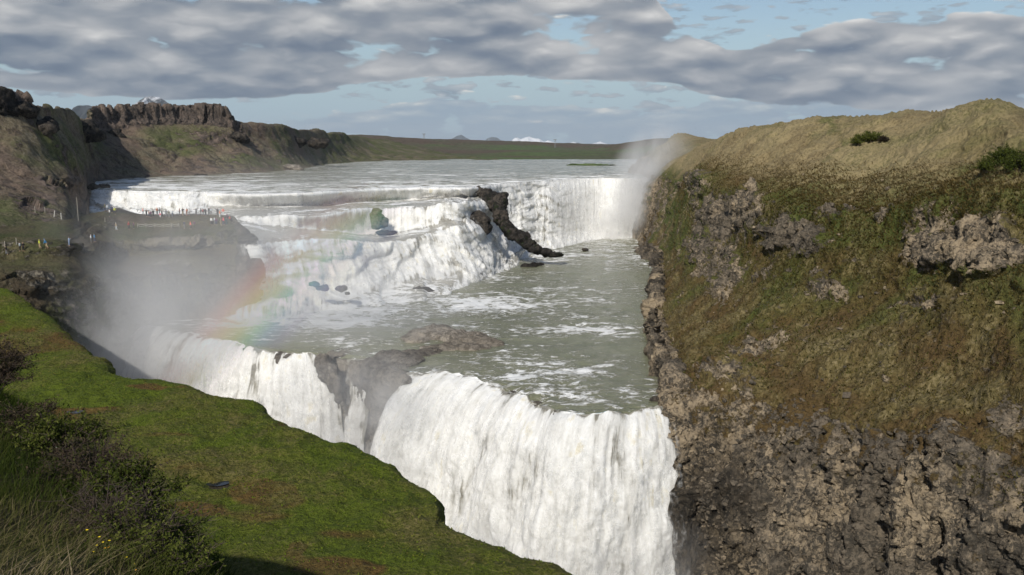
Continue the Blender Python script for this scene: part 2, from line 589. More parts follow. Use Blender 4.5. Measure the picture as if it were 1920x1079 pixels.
qx_t, qy_t = qx, qy
wx_, wy_ = fbm(G * .09, 5, gain=.6, seed=3), fbm(G * .09, 5, gain=.6, seed=4)
qx, qy = qx + wx_ * 55, qy + wy_ * 42
# rocky zones of the wall: the shore band, the lower cliff, the two upper cliff faces
rock = np.zeros(qx.shape)
rpw = rp + wy_ * .42 + n1 * .12
lowc = sstep(rpw, 3.30, 2.95) * sstep(spg, 6.8, 8.2)
rock = np.maximum(rock, lowc * (.555 + .27 * sstep(rp, 2.8, 2.1) + .22 * n1))
rock = np.maximum(rock, sstep(rp, 2.9, 2.3) * .85 * sstep(spg, 1.0, 2.6) * sstep(spg, 9.0, 7.8))
rock = np.maximum(rock, .95 * blob(1480, 440, 95, 52))
rock = np.maximum(rock, .85 * blob(1370, 400, 65, 60))
rock = np.maximum(rock, .66 * blob(1330, 470, 70, 60))
rock = np.maximum(rock, .62 * blob(1310, 340, 40, 45))
rock = np.maximum(rock, .62 * blob(1440, 505, 55, 25))
rock = np.maximum(rock, .92 * blob(1820, 455, 125, 66))
rock = np.maximum(rock, .62 * blob(1600, 395, 110, 16))
rock = np.maximum(rock, .66 * blob(1340, 520, 50, 60))
rock = np.maximum(rock, .62 * blob(1560, 560, 60, 30))
rock = np.maximum(rock, .6 * blob(1440, 640, 60, 30))
rock = np.maximum(rock, .60 * blob(1740, 570, 70, 22))
rock = np.maximum(rock, .55 * blob(1360, 700, 60, 45))
rock = np.maximum(rock, .60 * blob(1890, 790, 50, 40))
rock = np.maximum(rock, .5 * blob(1530, 525, 60, 18))
rock = np.maximum(rock, .48 * blob(1660, 340, 0.1, 0.1))
rock = rock * sstep(rp, 6.6, 6.05)
rock = np.maximum(rock, .27 * sstep(rp, 6.2, 5.5))
far = sstep(spg, 3.2, 1.5)
rock = np.where(far > 0, rock * (1 - far) + .62 * far * sstep(rp, 6.8, 5.9), rock)
rmask = sstep(rock + n2 * .30, .45, .60)
green = .52 + .35 * blob(1600, 400, 200, 50) + .3 * blob(1900, 330, 120, 60) + .5 * blob(1270, 440, 40, 60) - .3 * blob(1450, 300, 120, 40) + .12 * n1 + .5 * blob(1555, 260, 14, 50)
green = green - .2 * sstep(rp, 4.9, 4.2)

cv, cd = cells(G * np.array((.42, .42, .30)) + n2[..., None] * .6, 3)
cv2, cd2 = cells(G * np.array((1.05, 1.05, .8)), 9)
vert = ridge(G * np.array((.22, .22, .045)), 4, 5)
colz = np.clip(.35 + blob(1640, 880, 190, 130), 0, 1) * sstep(rp, 3.2, 2.8)
colv, _ = cells(np.stack((G[..., 0] * .75, G[..., 1] * .75, G[..., 2] * .09), -1) + wx_[..., None] * .4, 15)
strata = np.abs(((G[..., 2] / 3.2 + n1 * .8) % 1.0) - .5) * 2
disp = n1 * 2.2 + n2 * .7
disp = disp + rmask * ((cv - .5) * 1.5 + (cv2 - .5) * .45 + (vert - .55) * 4.6 + (.5 - cd) * .5 + colz * (colv - .5) * 2.2 + (1 - colz) * (strata - .5) * .7)
tuft = ridge((G + n2[..., None] * 1.2) * np.array((.30, .30, .22)), 3, 21)
disp = disp + (1 - rmask) * ((tuft - .5) * 1.5 + fbm(G * .9, 3, seed=8) * .28)
disp = disp + sstep(np.abs(rp - 6.0), .25, .0) * (.9 + .8 * n2) * (1 - sstep(spg, 10.6, 11.5))   # turf overhanging the rim
disp *= sstep(rp, 9.9, 8.6) * (1 - .35 * far)
G = G + N0 * disp[..., None]
G_right = G
RMASK = rmask
VIS_R = sstep(rp, .8, 1.6) * sstep(rp, 7.2, 6.6) * sstep(spg, 2.5, 4) * (.35 + .65 * sstep(spg, 5, 8)) * sstep(qx, 2050, 1950)
cliff = mesh_obj('cliff_terrain', G.reshape(-1, 3), grid_faces(*G.shape[:2]), M_right,
                 attrs={'rock': rock, 'green': green, 'dry': np.clip(sstep(rp, 6.1, 6.9) * (.8 - .8 * blob(1880, 320, 90, 50) - .5 * blob(1555, 260, 16, 60) + .3 * n1), 0, 1),
                        'wet': np.clip(blob(1320, 960, 85, 150) * 1.1 + .8 * blob(1232, 600, 14, 300) * sstep(rp, 2.2, 1.7), 0, .9)})
tag(cliff, 'tall cliff and heath covered hill on the far side of the gorge', 'cliff', kind='structure')

# ------------------------------------------------------------------ left hills behind the river
LS = [
    [(-400, 640, 100), (-400, 540, 115), (-400, 440, 140), (-400, 340, 170), (-400, 260, 190), (-400, 190, 205), (-400, 150, 220), (-400, 250, 330)],
    [(0, 560, 152), (0, 500, 160), (0, 430, 185), (0, 340, 215), (0, 262, 238), (0, 212, 245), (0, 172, 252), (0, 262, 400)],
    [(55, 560, 156), (60, 500, 163), (60, 425, 195), (60, 340, 225), (60, 265, 245), (60, 225, 258), (60, 202, 264), (60, 262, 420)],
    [(110, 570, 160), (115, 480, 170), (118, 420, 205), (120, 345, 240), (120, 275, 272), (120, 232, 300), (120, 207, 312), (120, 262, 450)],
    [(150, 560, 170), (150, 460, 182), (155, 405, 235), (158, 352, 288), (160, 296, 312), (160, 262, 340), (166, 228, 368), (166, 262, 480)],
    [(175, 440, 230), (172, 380, 290), (174, 346, 318), (176, 312, 345), (174, 272, 385), (172, 238, 418), (172, 203, 430), (172, 262, 540)],
    [(200, 420, 280), (195, 360, 330), (199, 339, 352), (207, 312, 376), (216, 270, 412), (218, 232, 442), (218, 199, 450), (215, 262, 560)],
    [(330, 380, 330), (330, 342, 380), (330, 330, 408), (330, 306, 430), (330, 265, 456), (335, 228, 476), (330, 198, 481), (330, 262, 600)],
    [(430, 370, 350), (430, 338, 400), (430, 327, 432), (428, 308, 452), (422, 275, 474), (418, 234, 490), (415, 199, 495), (415, 262, 620)],
    [(475, 365, 380), (470, 335, 420), (468, 325, 443), (465, 308, 462), (460, 285, 482), (450, 262, 498), (445, 236, 508), (445, 264, 640)],
    [(550, 340, 440), (550, 326, 480), (550, 318, 510), (545, 305, 525), (540, 288, 540), (535, 262, 552), (530, 239, 562), (530, 264, 700)],
    [(655, 320, 600), (655, 311, 650), (655, 306, 705), (650, 298, 720), (645, 287, 740), (640, 270, 765), (635, 252, 800), (635, 266, 950)],
    [(770, 306, 760), (770, 303.5, 780), (765, 302.5, 800), (750, 298, 840), (735, 288, 900), (720, 275, 970), (705, 262, 1050), (700, 268, 1250)],
    [(960, 304, 760), (950, 303.4, 790), (940, 303, 820), (920, 302, 880), (900, 300, 960), (880, 298, 1060), (860, 296, 1180), (850, 296, 1350)],
]
C = ctrl_from(LS)
G, rp, sp = loft(C, [12, 30, 44, 50, 44, 40, 12], [10, 60, 60, 50, 30, 40, 90, 80, 50, 60, 60, 40, 16])
rp = rp[:, None] + 0 * sp[None, :]
spg = sp[None, :] + 0 * rp
N0 = grid_normals(G)
if N0[..., 1].mean() > 0:
    N0 = -N0
qx, qy = proj(G)
n1 = fbm(G * .02, 4, seed=31)
n2 = fbm(G * .08, 4, seed=32)
capm = sstep(rp, 4.75, 5.05) * sstep(rp, 6.25, 5.95) * sstep(spg, 4.6, 5.2) * sstep(spg, 9.2, 8.6)   # basalt cap of the mesa
capm2 = sstep(rp, 5.0, 5.3) * sstep(rp, 6.2, 5.95) * sstep(spg, 2.2, 1.4)
rock = .34 + .12 * n1 + .75 * capm + .5 * capm2
rock = np.maximum(rock, .62 * blob(400, 262, 60, 22))
rock = np.maximum(rock, .60 * blob(110, 345, 90, 28))
rock = np.maximum(rock, .62 * blob(60, 390, 60, 30))
rock = np.maximum(rock, .66 * blob(190, 345, 40, 20))
rock = np.maximum(rock, .62 * blob(590, 268, 75, 10))
green = .38 + .3 * blob(330, 262, 90, 30) + .6 * blob(20, 450, 110, 70) + .5 * sstep(qx, 560, 660) + .35 * blob(110, 285, 80, 30) + .1 * n1 + .4 * blob(520, 305, 110, 10)
disp = n1 * 3.2 + n2 * 1.3
cvc, cdc = cells(np.stack((G[..., 0] * .45, G[..., 1] * .45, G[..., 2] * .10), -1), 41)
disp = disp * (1 - .9 * np.maximum(capm, capm2)) + capm * ((cvc - .5) * 2.6 + n2 * 1.0) + capm2 * (cvc - .5) * 2.5
gully = ridge(np.stack((G[..., 0] * .06 + n1, G[..., 1] * .06, G[..., 2] * .012), -1), 3, 44)
disp = disp - sstep(rp, 1.8, 3) * sstep(rp, 5, 4) * (gully - .5) * 3.2
cvb, cdb = cells(G * .22, 47)
rm = sstep(rock, .52, .66)
disp = disp + rm * (1 - capm) * (cvb - .5) * 3.2
disp *= sstep(rp, 1.8, 2.4) * .9 + .1
disp *= sstep(rp, 6.9, 6.3)
G = G + N0 * disp[..., None]
G_left = G
lh = mesh_obj('hill_terrain', G.reshape(-1, 3), grid_faces(*G.shape[:2]), M_left, attrs={'rock': rock, 'green': green})
tag(lh, 'brown scree hills with a basalt mesa on the left bank', 'hill', kind='structure')

# ------------------------------------------------------------------ ledge with the lookout and the path
KS = [
    [(-260, 400, 165), (-260, 440, 155), (-260, 452, 150), (-260, 462, 148), (-260, 480, 145), (-260, 500, 144), (-260, 520, 140), (-260, 545, 139), (-260, 560, 135), (-260, 640, 130), (-260, 760, 125), (-260, 1000, 125)],
    [(0, 425, 180), (0, 450, 170), (0, 458, 167), (0, 468, 166), (0, 478, 165), (0, 486, 163), (0, 500, 160), (0, 512, 156), (0, 535, 152), (0, 600, 148), (0, 720, 145), (0, 950, 143)],
    [(62, 420, 184), (62, 448, 174), (62, 456, 170), (62, 464, 168), (62, 474, 166), (62, 484, 164), (62, 500, 162), (62, 512, 159), (62, 545, 155), (62, 620, 151), (62, 740, 148), (62, 950, 146)],
    [(128, 412, 192), (128, 440, 182), (128, 450, 178), (128, 458, 175), (128, 466, 170), (128, 482, 168), (128, 496, 166), (128, 512, 164), (128, 560, 161), (128, 640, 158), (128, 760, 155), (128, 950, 153)],
    [(175, 400, 220), (178, 410, 212), (178, 424, 205), (178, 438, 196), (178, 455, 186), (178, 478, 180), (178, 492, 176), (178, 512, 173), (178, 565, 170), (178, 640, 168), (178, 760, 165), (178, 950, 162)],
    [(215, 398, 235), (215, 390, 230), (215, 408, 220), (215, 428, 212), (215, 452, 198), (215, 480, 194), (215, 492, 188), (215, 512, 183), (215, 565, 180), (215, 640, 177), (215, 760, 174), (215, 950, 170)],
    [(262, 420, 238), (262, 402, 230), (262, 412, 218), (262, 427, 214), (262, 448, 200), (262, 474, 199), (262, 482, 195), (262, 508, 189), (262, 565, 187), (262, 630, 185), (262, 700, 183), (262, 950, 178)],
    [(320, 430, 236), (320, 403, 226), (320, 413, 215), (320, 426, 213), (320, 450, 200), (320, 472, 199.5), (320, 482, 196), (320, 506, 192), (320, 560, 191), (320, 612, 190), (320, 660, 188), (320, 900, 186)],
    [(380, 440, 230), (380, 404, 222), (380, 413, 214), (380, 425, 212), (380, 447, 202), (380, 470, 201), (380, 484, 196), (380, 504, 193), (380, 555, 192), (380, 604, 191), (380, 650, 190), (380, 900, 188)],
    [(418, 450, 228), (425, 406, 218), (428, 414, 212), (430, 422, 210), (436, 436, 203), (438, 462, 202), (436, 494, 197), (434, 508, 195), (432, 555, 194), (430, 596, 193), (430, 640, 192), (430, 900, 190)],
    [(436, 460, 226), (440, 412, 216), (447, 418, 210), (452, 424, 208), (462, 436, 203), (467, 462, 202), (468, 488, 199), (480, 500, 197), (476, 550, 196), (462, 590, 195), (462, 640, 195), (462, 900, 193)],
    [(445, 480, 226), (450, 440, 220), (458, 440, 212), (464, 445, 210), (470, 460, 206), (473, 480, 205), (474, 500, 204), (490, 515, 203), (484, 555, 202), (470, 595, 201), (470, 640, 202), (470, 900, 200)],
]
C = ctrl_from(KS)
G, rp, sp = loft(C, [10, 22, 14, 24, 26, 18, 24, 40, 40, 20, 20], [24, 30, 30, 26, 24, 30, 36, 36, 30, 24, 16])
rp = rp[:, None] + 0 * sp[None, :]
spg = sp[None, :] + 0 * rp
N0 = grid_normals(G)
if N0[..., 2].mean() < 0:
    N0 = -N0
qx, qy = proj(G)
n1 = fbm(G * .06, 4, seed=51)
n2 = fbm(G * .3, 4, seed=52)
cliffy = np.maximum(sstep(rp, 3.9, 4.2) * sstep(rp, 5.2, 4.9), sstep(rp, 6.9, 7.4))
step1 = sstep(rp, 1.9, 2.3) * sstep(rp, 3.2, 2.9)
rock = .26 + .16 * cliffy + .12 * step1 + .1 * n1
rock = np.maximum(rock, 1.0 * blob(340, 457, 90, 10))
rock = np.maximum(rock, .55 * blob(330, 492, 70, 10))
rock = np.maximum(rock, .70 * sstep(spg, 8.6, 9.6))
rock = np.maximum(rock, .75 * blob(230, 395, 50, 9))
green = .45 + .4 * blob(250, 440, 40, 14) + .3 * blob(400, 440, 80, 8) + .2 * n1 + .3 * blob(380, 545, 100, 40)
cvb, cdb = cells(G * np.array((.22, .22, .75)) + n1[..., None] * .6, 57)
disp = n1 * .8 + n2 * .3 + (cliffy + .3 * step1) * ((cvb - .5) * 1.5 + (ridge(G * np.array((.3, .3, .12)), 3, 58) - .5) * 2)
disp += 1.3 * blob(345, 455, 95, 7) * (.6 + n2)
disp *= sstep(rp, .3, 1.2) * (1 - .85 * sstep(rp, .8, 1.1) * sstep(rp, 2.2, 1.9))
G = G + N0 * disp[..., None]
G_ledge = G
lg = mesh_obj('ledge_terrain', G.reshape(-1, 3), grid_faces(*G.shape[:2]), M_ledge, attrs={'rock': rock, 'green': green, 'dry': np.clip(blob(345, 456, 95, 10) + .7 * blob(330, 490, 75, 9), 0, 1)})
tag(lg, 'dark rock ledge with a path and a crowded lookout beside the falls', 'rock ledge', kind='structure')


# ------------------------------------------------------------------ mossy plateau in front of the gorge
def lawn_z(y):
    return -28 + 5 * np.clip((y - 60) / 90.0, 0, 1.2)


def on_lawn(px, py):
    z = -26.0
    for _ in range(30):
        q = PZ(px, py, z)
        z = .5 * z + .5 * lawn_z(q[1])
    return PZ(px, py, z)


EDGE = [(-420, 500), (-200, 512), (-60, 522), (0, 532), (30, 546), (60, 566), (112, 604), (150, 634), (188, 664), (222, 690), (262, 703), (310, 706), (360, 718), (404, 734), (450, 745), (490, 750), (515, 768), (545, 780), (575, 797), (612, 815), (650, 827),
        (678, 834), (705, 852), (740, 866), (770, 885), (805, 900), (826, 918), (836, 932), (834, 958), (850, 972), (880, 990), (905, 1000), (940, 1013), (975, 1028), (1020, 1040), (1075, 1060), (1130, 1082), (1200, 1120), (1300, 1210), (1450, 1400)]
E = np.array([on_lawn(*e) for e in EDGE])
El, _ = cr1(E, 28)
seg = np.linalg.norm(np.diff(El, axis=0), axis=1)
arc = np.concatenate(([0], np.cumsum(seg)))
nst = int(arc[-1] / .28)
sarc = np.linspace(0, arc[-1], nst)
Eg = np.stack([np.interp(sarc, arc, El[:, k]) for k in range(3)], -1)
tan = np.gradient(Eg, axis=0)
tan /= np.linalg.norm(tan, axis=1, keepdims=True)
outn = np.stack((-tan[:, 1], tan[:, 0], 0 * tan[:, 0]), -1)
if outn[:, 1].mean() < 0:
    outn = -outn
outs = np.stack([np.convolve(np.pad(outn[:, k], 40, mode='edge'), np.ones(81) / 81, 'valid') for k in range(3)], -1)
outs /= np.linalg.norm(outs, axis=1, keepdims=True)
# rough little bays and lobes of the turf edge
eo = fbm(np.stack((sarc * .22, 0 * sarc, 0 * sarc), -1), 5, gain=.6, seed=61) * .8
clod = sstep(fbm(np.stack((sarc * .16, 0 * sarc + 5, 0 * sarc), -1), 3, seed=69), .45, .75)
eo = eo + .9 * clod
Eg = Eg + outs * eo[:, None]
inner0, inner1 = np.array((-260.0, 60.0)), np.array((40.0, -20.0))
fr = np.linspace(0, 1, nst)[:, None]
inn = inner0 * (1 - fr) + inner1 * fr
L = np.linalg.norm(inn - Eg[:, :2], axis=1)
tt = np.concatenate((np.linspace(0, 30, 110)[:-1], np.linspace(30, 70, 100)[:-1], np.linspace(70, 150, 50)))
rows = []
for q in tt[::-1]:
    f_ = np.clip(q / np.maximum(L, 1), 0, 1)[:, None]
    xy = Eg[:, :2] * (1 - f_) + inn * f_
    z = lawn_z(xy[:, 1])
    z = z - .75 * np.exp(-(q / .7)) - .15 * np.exp(-q / 2.5)
    rows.append(np.stack((xy[:, 0], xy[:, 1], z), -1))
edge = rows[-1]
for dout, dzz in ((.22, -.3), (.30, -.7), (.22, -1.1), (-.1, -1.7), (-.3, -2.6), (-.2, -4), (0, -6), (.5, -9), (.8, -13), (1.2, -18), (2, -25), (4, -34), (7, -46), (9, -56)):
    z = edge[:, 2] + dzz
    rows.append(np.stack((edge[:, 0] + outs[:, 0] * dout, edge[:, 1] + outs[:, 1] * dout, z), -1))
G = np.array(rows)
nedge = len(tt)
ri = np.arange(G.shape[0])[:, None] + 0 * sarc[None, :]
isw = sstep(ri, nedge - 1, nedge + 2)
hum = fbm(G * .22, 3, seed=62)
hum2 = ridge(G * np.array((.55, .55, .3)), 3, 63)
big = fbm(G * .045, 3, seed=64)
din = np.concatenate((tt[::-1], np.zeros(G.shape[0] - nedge)))[:, None]
fade = sstep(din, 0, 3) * .8 + .2
G[..., 2] += (1 - isw) * fade * (hum * .28 + (hum2 - .5) * .75 + big * .9 + fbm(G * 1.3, 3, seed=68) * .10)
sw = fbm(G * .35, 4, seed=65) * .7
G[..., :2] += (isw * sw)[..., None] * outs[None, :, :2]
# rusty and straw coloured patches as in the photo; two pools
qx, qy = proj(G)
rock = .05 + .75 * isw * sstep(ri, nedge + 1, nedge + 4)
green = .62 + .30 * sstep(din, 22, 2) + .22 * hum
wx_, wy_ = fbm(G * .16, 4, seed=66), fbm(G * .16, 4, seed=67)
qx0, qy0 = qx, qy
qx, qy = qx + wx_ * 70, qy + wy_ * 14
for b in ((70, 640, 120, 28, .55), (20, 600, 70, 22, .3), (150, 770, 110, 10, .5), (270, 722, 50, 8, .6), (300, 815, 90, 8, .35), (510, 922, 75, 22, .85), (430, 885, 50, 12, .6), (330, 880, 120, 14, .3), (120, 790, 90, 8, .45),
          (540, 1030, 20, 14, .8), (620, 1060, 90, 18, .35), (520, 790, 40, 6, .6), (210, 860, 60, 14, .4), (350, 950, 60, 10, .5), (660, 1000, 80, 14, .3), (470, 960, 60, 12, .25)):
    green = green - 1.5 * b[4] * blob(b[0], b[1], b[2], b[3])
qx, qy = qx0, qy0
POOLS = [(410, 901, 22, 9), (337, 914, 9, 6), (141, 772, 14, 3)]
pool_c = []
for (cx, cy, rx, ry) in POOLS:
    c_ = on_lawn(cx, cy)
    pool_c.append(c_)
    dd = np.sqrt(((qx - cx) / rx) ** 2 + ((qy - cy) / ry) ** 2) + .22 * hum2 - .1
    k = sstep(dd, 1.25, .85)
    k2 = sstep(dd, 2.2, 1.0)
    flat = c_[2] - .02
    G[..., 2] = G[..., 2] * (1 - k2 * (1 - isw)) + (flat) * k2 * (1 - isw)
    G[..., 2] -= k * .16 * (1 - isw)
    rock = np.maximum(rock, .5 * k)
G_lawn = G
isw_l, din_l = isw, din
lawn = mesh_obj('plateau_land', G.reshape(-1, 3), grid_faces(*G.shape[:2]), M_moss, attrs={'rock': rock, 'green': green})
tag(lawn, 'flat green mossy plateau ending at the gorge edge', 'plateau', kind='structure')

# ------------------------------------------------------------------ water
def water_mat(name, deep, scale=1.0, wave=.35, streak=(1.0, .12), stretch=(1, 1, 1), rot=0.0, white=(.88, .88, .86), silt=(.24, .215, .15), sss=False, rag=1.5):
    m, t = new_mat(name)
    p = t.pos()
    uv = t.n('ShaderNodeUVMap', uv_map='UVMap').outputs[0]
    foam, fall = t.attr('foam'), t.attr('fall')
    pw = t.map(p, scale=stretch, rot=(0, 0, rot))
    # foam on open water: ridged, torn lines
    a = t.noise(pw, .10 * scale, 8, .62, .9)
    b = t.noise(pw, .45 * scale, 7, .66, .6)
    c = t.m('ABSOLUTE', t.sub(t.noise(pw, .22 * scale, 6, .6, 1.2), .5))
    lines = t.rng(c, .055, .0)
    wf = t.add(t.add(t.mul(t.sub(a, .5), 1.5), t.mul(t.sub(b, .5), 2.1)), t.mul(lines, .22))
    wf = t.add(wf, t.mul(t.rng(t.noise(pw, 1.5 * scale, 5, .7), .56, .70), .26))
    # falling water: streaks along the flow
    us = t.map(uv, scale=(streak[0], streak[1], 1))
    s1 = t.noise(us, 1.0, 6, .62, .5)
    s2 = t.noise(t.map(uv, scale=(streak[0] * 3.2, streak[1] * 2.6, 1)), 1.0, 5, .65, .4)
    s3 = t.noise(p, .28, 5, .6, .5)
    sf = t.add(t.add(t.mul(t.sub(s1, .5), 1.9), t.mul(t.sub(s2, .5), .9)), t.mul(t.sub(s3, .5), .9))
    k = t.mix(fall, wf, sf)
    f = t.add(foam, k)
    mask = t.rng(f, .50, .80)
    thin = t.rng(f, .32, .62)
    wat = t.mix(t.rng(a, .35, .65), deep, t.vm('SCALE', deep, .78))
    base = t.mix(t.mul(thin, .5), wat, silt)
    tint = t.rng(t.add(t.mul(t.sub(s1, .5), 1.2), t.add(t.mul(t.sub(s2, .5), .5), t.mul(t.sub(s3, .5), 1.0))), .30, -.25)
    whc = t.mix(t.mul(fall, t.mul(tint, .5)), white, (.50, .485, .44))
    whc = t.mix(t.mul(fall, t.mul(t.rng(s3, .52, .66), t.rng(s1, .5, .6))), whc, (.74, .70, .58))
    base = t.mix(mask, base, whc)
    h = t.add(t.mul(b, .7), t.mul(t.noise(pw, 1.6 * scale, 5, .65), .35))
    h = t.mix(fall, h, t.add(t.add(t.mul(s1, 1.3), t.mul(s2, .6)), t.mul(t.noise(p, 1.6, 8, .75), rag)))
    h = t.add(h, t.mul(mask, .18))
    finish(t, base, t.mix(mask, (.16,) * 3, (.75,) * 3), t.bump(h, wave), .45, sss=(t.mul(fall, mask), 1.3) if sss else None)
    return m


M_pool = water_mat('silty_water', (.200, .205, .125), 1.0, .6, stretch=(.75, 1.25, 1), rot=R(-14))
M_river = water_mat('river_water_surface', (.26, .255, .18), .55, .8, stretch=(.35, 1.5, 1))
M_falls = water_mat('falling_water', (.30, .29, .25), .9, .28, streak=(.42, .05), sss=True)
M_casc = water_mat('cascade_surface', (.36, .345, .30), .9, .34, streak=(.55, .05), stretch=(1, 1.6, 1), sss=True, rag=.7)


m, t = new_mat('torn_spray_veil')
uvn = t.n('ShaderNodeUVMap', uv_map='UVMap').outputs[0]
va = t.noise(t.map(uvn, scale=(.55, .10, 1)), 1.0, 7, .68, .7)
vb = t.noise(t.pos(), .9, 7, .72, .4)
al = t.mul(t.rng(t.add(t.mul(t.sub(va, .5), 1.3), t.mul(t.sub(vb, .5), 1.1)), -.02, .42), t.attr('dens'))
df = t.n('ShaderNodeBsdfDiffuse', {'Color': (.84, .84, .82)})
tl = t.n('ShaderNodeBsdfTranslucent', {'Color': (.84, .84, .82)})
m1 = t.n('ShaderNodeMixShader', {0: .35})
t.t.links.new(df.outputs[0], m1.inputs[1]); t.t.links.new(tl.outputs[0], m1.inputs[2])
tp = t.n('ShaderNodeBsdfTransparent')
m2 = t.n('ShaderNodeMixShader', {0: t.mul(al, .75)})
t.t.links.new(tp.outputs[0], m2.inputs[1]); t.t.links.new(m1.outputs[0], m2.inputs[2])
oo = t.n('ShaderNodeOutputMaterial')
t.t.links.new(m2.outputs[0], oo.inputs['Surface'])
M_veil = m


def PYZ(px, Y, z):
    depth = Y * CP - z * SP
    return np.array(((px - 960.0) / F * depth, Y, z))


def metric_uv(G):
    du = np.linalg.norm(np.diff(G, axis=1), axis=-1)
    dv = np.linalg.norm(np.diff(G, axis=0), axis=-1)
    u = np.concatenate(([0], np.cumsum(np.median(du, axis=0))))[None, :] + 0 * G[..., 0]
    v = np.concatenate((np.zeros((1, G.shape[1])), np.cumsum(dv, axis=0)))
    return np.stack((u, v), -1)


CPX = [150, 190, 260, 350, 450, 520, 600, 700, 800, 880, 940, 1000, 1060, 1120, 1165, 1215]
# rows: lip .. base as (py, Y); sideways drift of px in the third value
CT = {
    150: [(352, 292), (358, 288), (372, 280), (384, 272), (392, 262), (420, 250), (440, 245), (460, 240)],
    190: [(356, 282), (362, 279), (376, 272), (386, 266), (394, 258), (425, 250), (445, 245), (460, 240)],
    260: [(358, 275), (363, 271), (380, 266), (395, 262), (402, 252), (425, 240), (450, 236), (480, 232)],
    350: [(359, 272), (364, 269), (382, 264), (398, 260), (406, 245), (430, 232), (470, 228), (520, 225)],
    450: [(361, 266), (366, 263), (382, 261), (397, 257), (418, 228), (450, 205), (520, 201), (604, 190)],
    520: [(362, 263), (366, 262), (384, 260), (398, 254), (436, 214), (462, 208), (530, 205), (598, 191)],
    600: [(359, 270), (364, 268), (384, 266), (398, 256), (428, 236), (452, 230), (515, 222), (584, 202)],
    700: [(353, 293), (358, 290), (376, 284), (396, 272), (436, 250), (458, 244), (510, 236), (572, 212)],
    800: [(350, 303), (355, 301), (374, 294), (398, 288), (430, 284), (462, 272), (508, 256), (548, 230)],
    880: [(350, 303), (355, 299), (374, 292), (404, 282), (436, 274), (468, 268), (498, 262), (522, 252)],
    940: [(345, 324), (350, 322), (370, 318), (396, 314), (424, 308), (452, 302), (478, 294), (502, 276)],
    1000: [(341, 342), (346, 341), (362, 338), (382, 334), (408, 330), (432, 327), (455, 323), (474, 312)],
    1060: [(337, 362), (342, 361), (360, 357), (380, 353), (402, 350), (424, 347), (444, 343), (461, 334)],
    1120: [(335, 376), (339, 375), (358, 373), (378, 372), (398, 370), (418, 368), (436, 365), (450, 358)],
    1165: [(335, 376), (339, 375.5), (358, 374), (378, 373), (398, 371), (418, 369), (436, 367), (448, 362)],
    1215: [(335, 377), (339, 376.5), (358, 375), (378, 374), (398, 372), (418, 370), (436, 368), (448, 363)],
}
TZ = {
    450: [(361, -14), (366, -14.3), (384, -17.2), (402, -18.0), (415, -19.3), (452, -21.6), (500, -27.3), (555, -33.6), (604, -38)],
    520: [(362, -14), (366, -14.3), (384, -17.2), (402, -17.95), (424, -20.8), (450, -22.2), (500, -28.3), (555, -34.6), (598, -38)],
    600: [(359, -14), (364, -14.4), (382, -17.5), (400, -18.1), (428, -22.2), (446, -22.8), (490, -28.4), (545, -35), (584, -38)],
    700: [(353, -14), (357, -14.3), (374, -17.3), (388, -17.9), (436, -25), (452, -25.4), (495, -31.3), (540, -36.4), (572, -38)],
    800: [(350, -14), (354, -14.2), (370, -17.0), (384, -17.6), (420, -22.9), (436, -24.5), (478, -30.4), (515, -35.4), (548, -38)],
    880: [(350, -14), (354, -14.2), (368, -16.8), (379, -17.2), (410, -22.2), (426, -24.0), (462, -29.5), (495, -34.2), (521, -38)],
}
for k_, L_ in TZ.items():
    CT[k_] = [(py_, PZ(k_, py_, z_)[1]) for py_, z_ in L_]
for k_ in CT:
    if len(CT[k_]) == 8:
        L_ = CT[k_]
        CT[k_] = L_[:5] + [((L_[4][0] + L_[5][0]) / 2, (L_[4][1] + L_[5][1]) / 2)] + L_[5:]
drift = {520: 10, 600: 24, 700: 42, 800: 46, 880: 30, 940: 20}
cst, rst = [], []
for px in CPX:
    pts = []
    for i, (py, Y) in enumerate(CT[px]):
        pts.append(PY(px + drift.get(px, 0) * sstep(i, 4, 8), py, Y))
    pts.append(pts[-1] + np.array((0, -3, -1.2)))
    lip = pts[0].copy()
    up = []
    for Y in (860, 700, 560, 450, lip[1] + 45, lip[1] + 18, lip[1] + 6):
        Y = max(Y, lip[1] + 6)
        zz = -14.0 if Y > lip[1] + 20 else lip[2] * .5 - 7
        up.append(PYZ(px, Y, zz))
    ys = [u[1] for u in up]
    for i in range(1, len(ys)):     # keep strictly decreasing
        if ys[i] >= ys[i - 1] - 1:
            ys[i] = ys[i - 1] - 2
    rst.append([PYZ(px, y, u[2]) for y, u in zip(ys, up)] + [lip])
    cst.append([rst[-1][-2]] + pts)
NCW = [8, 14, 18, 22, 20, 24, 34, 40, 40, 34, 36, 38, 36, 26, 16]
NCW = [int(v * 1.35) for v in NCW]
# upper river
A = np.swapaxes(np.array(rst), 0, 1)
G, rp, sp = loft(A, [12, 16, 22, 30, 50, 36, 18], NCW)
rpg = rp[:, None] + 0 * sp[None, :]
dl = G[..., 1] - G[-1:, :, 1]                          # distance upstream of the lip
wv = fbm(G * np.array((.10, .25, 1)), 4, seed=71) * .45 + ridge(G * np.array((.05, .16, 1)), 3, 72) * .5 - .25
amp = .35 + .5 * np.exp(-dl / 30)
G[..., 2] += wv * amp * sstep(rpg, 7.0, 6.6)
qx, qy = proj(G)
foam = .33 + .25 * np.exp(-dl / 24) + .10 * sstep(dl, 200, 60) + .12 * blob(330, 345, 200, 12) + .1 * blob(1000, 350, 90, 14)
river = mesh_obj('upper_river', G.reshape(-1, 3), grid_faces(*G.shape[:2]), M_river, attrs={'foam': foam, 'fall': 0 * foam}, uv=metric_uv(G).reshape(-1, 2))
tag(river, 'wide pale green river above the falls with lines of foam', 'river', kind='structure')
# upper cascades
A = np.swapaxes(np.array(cst), 0, 1)
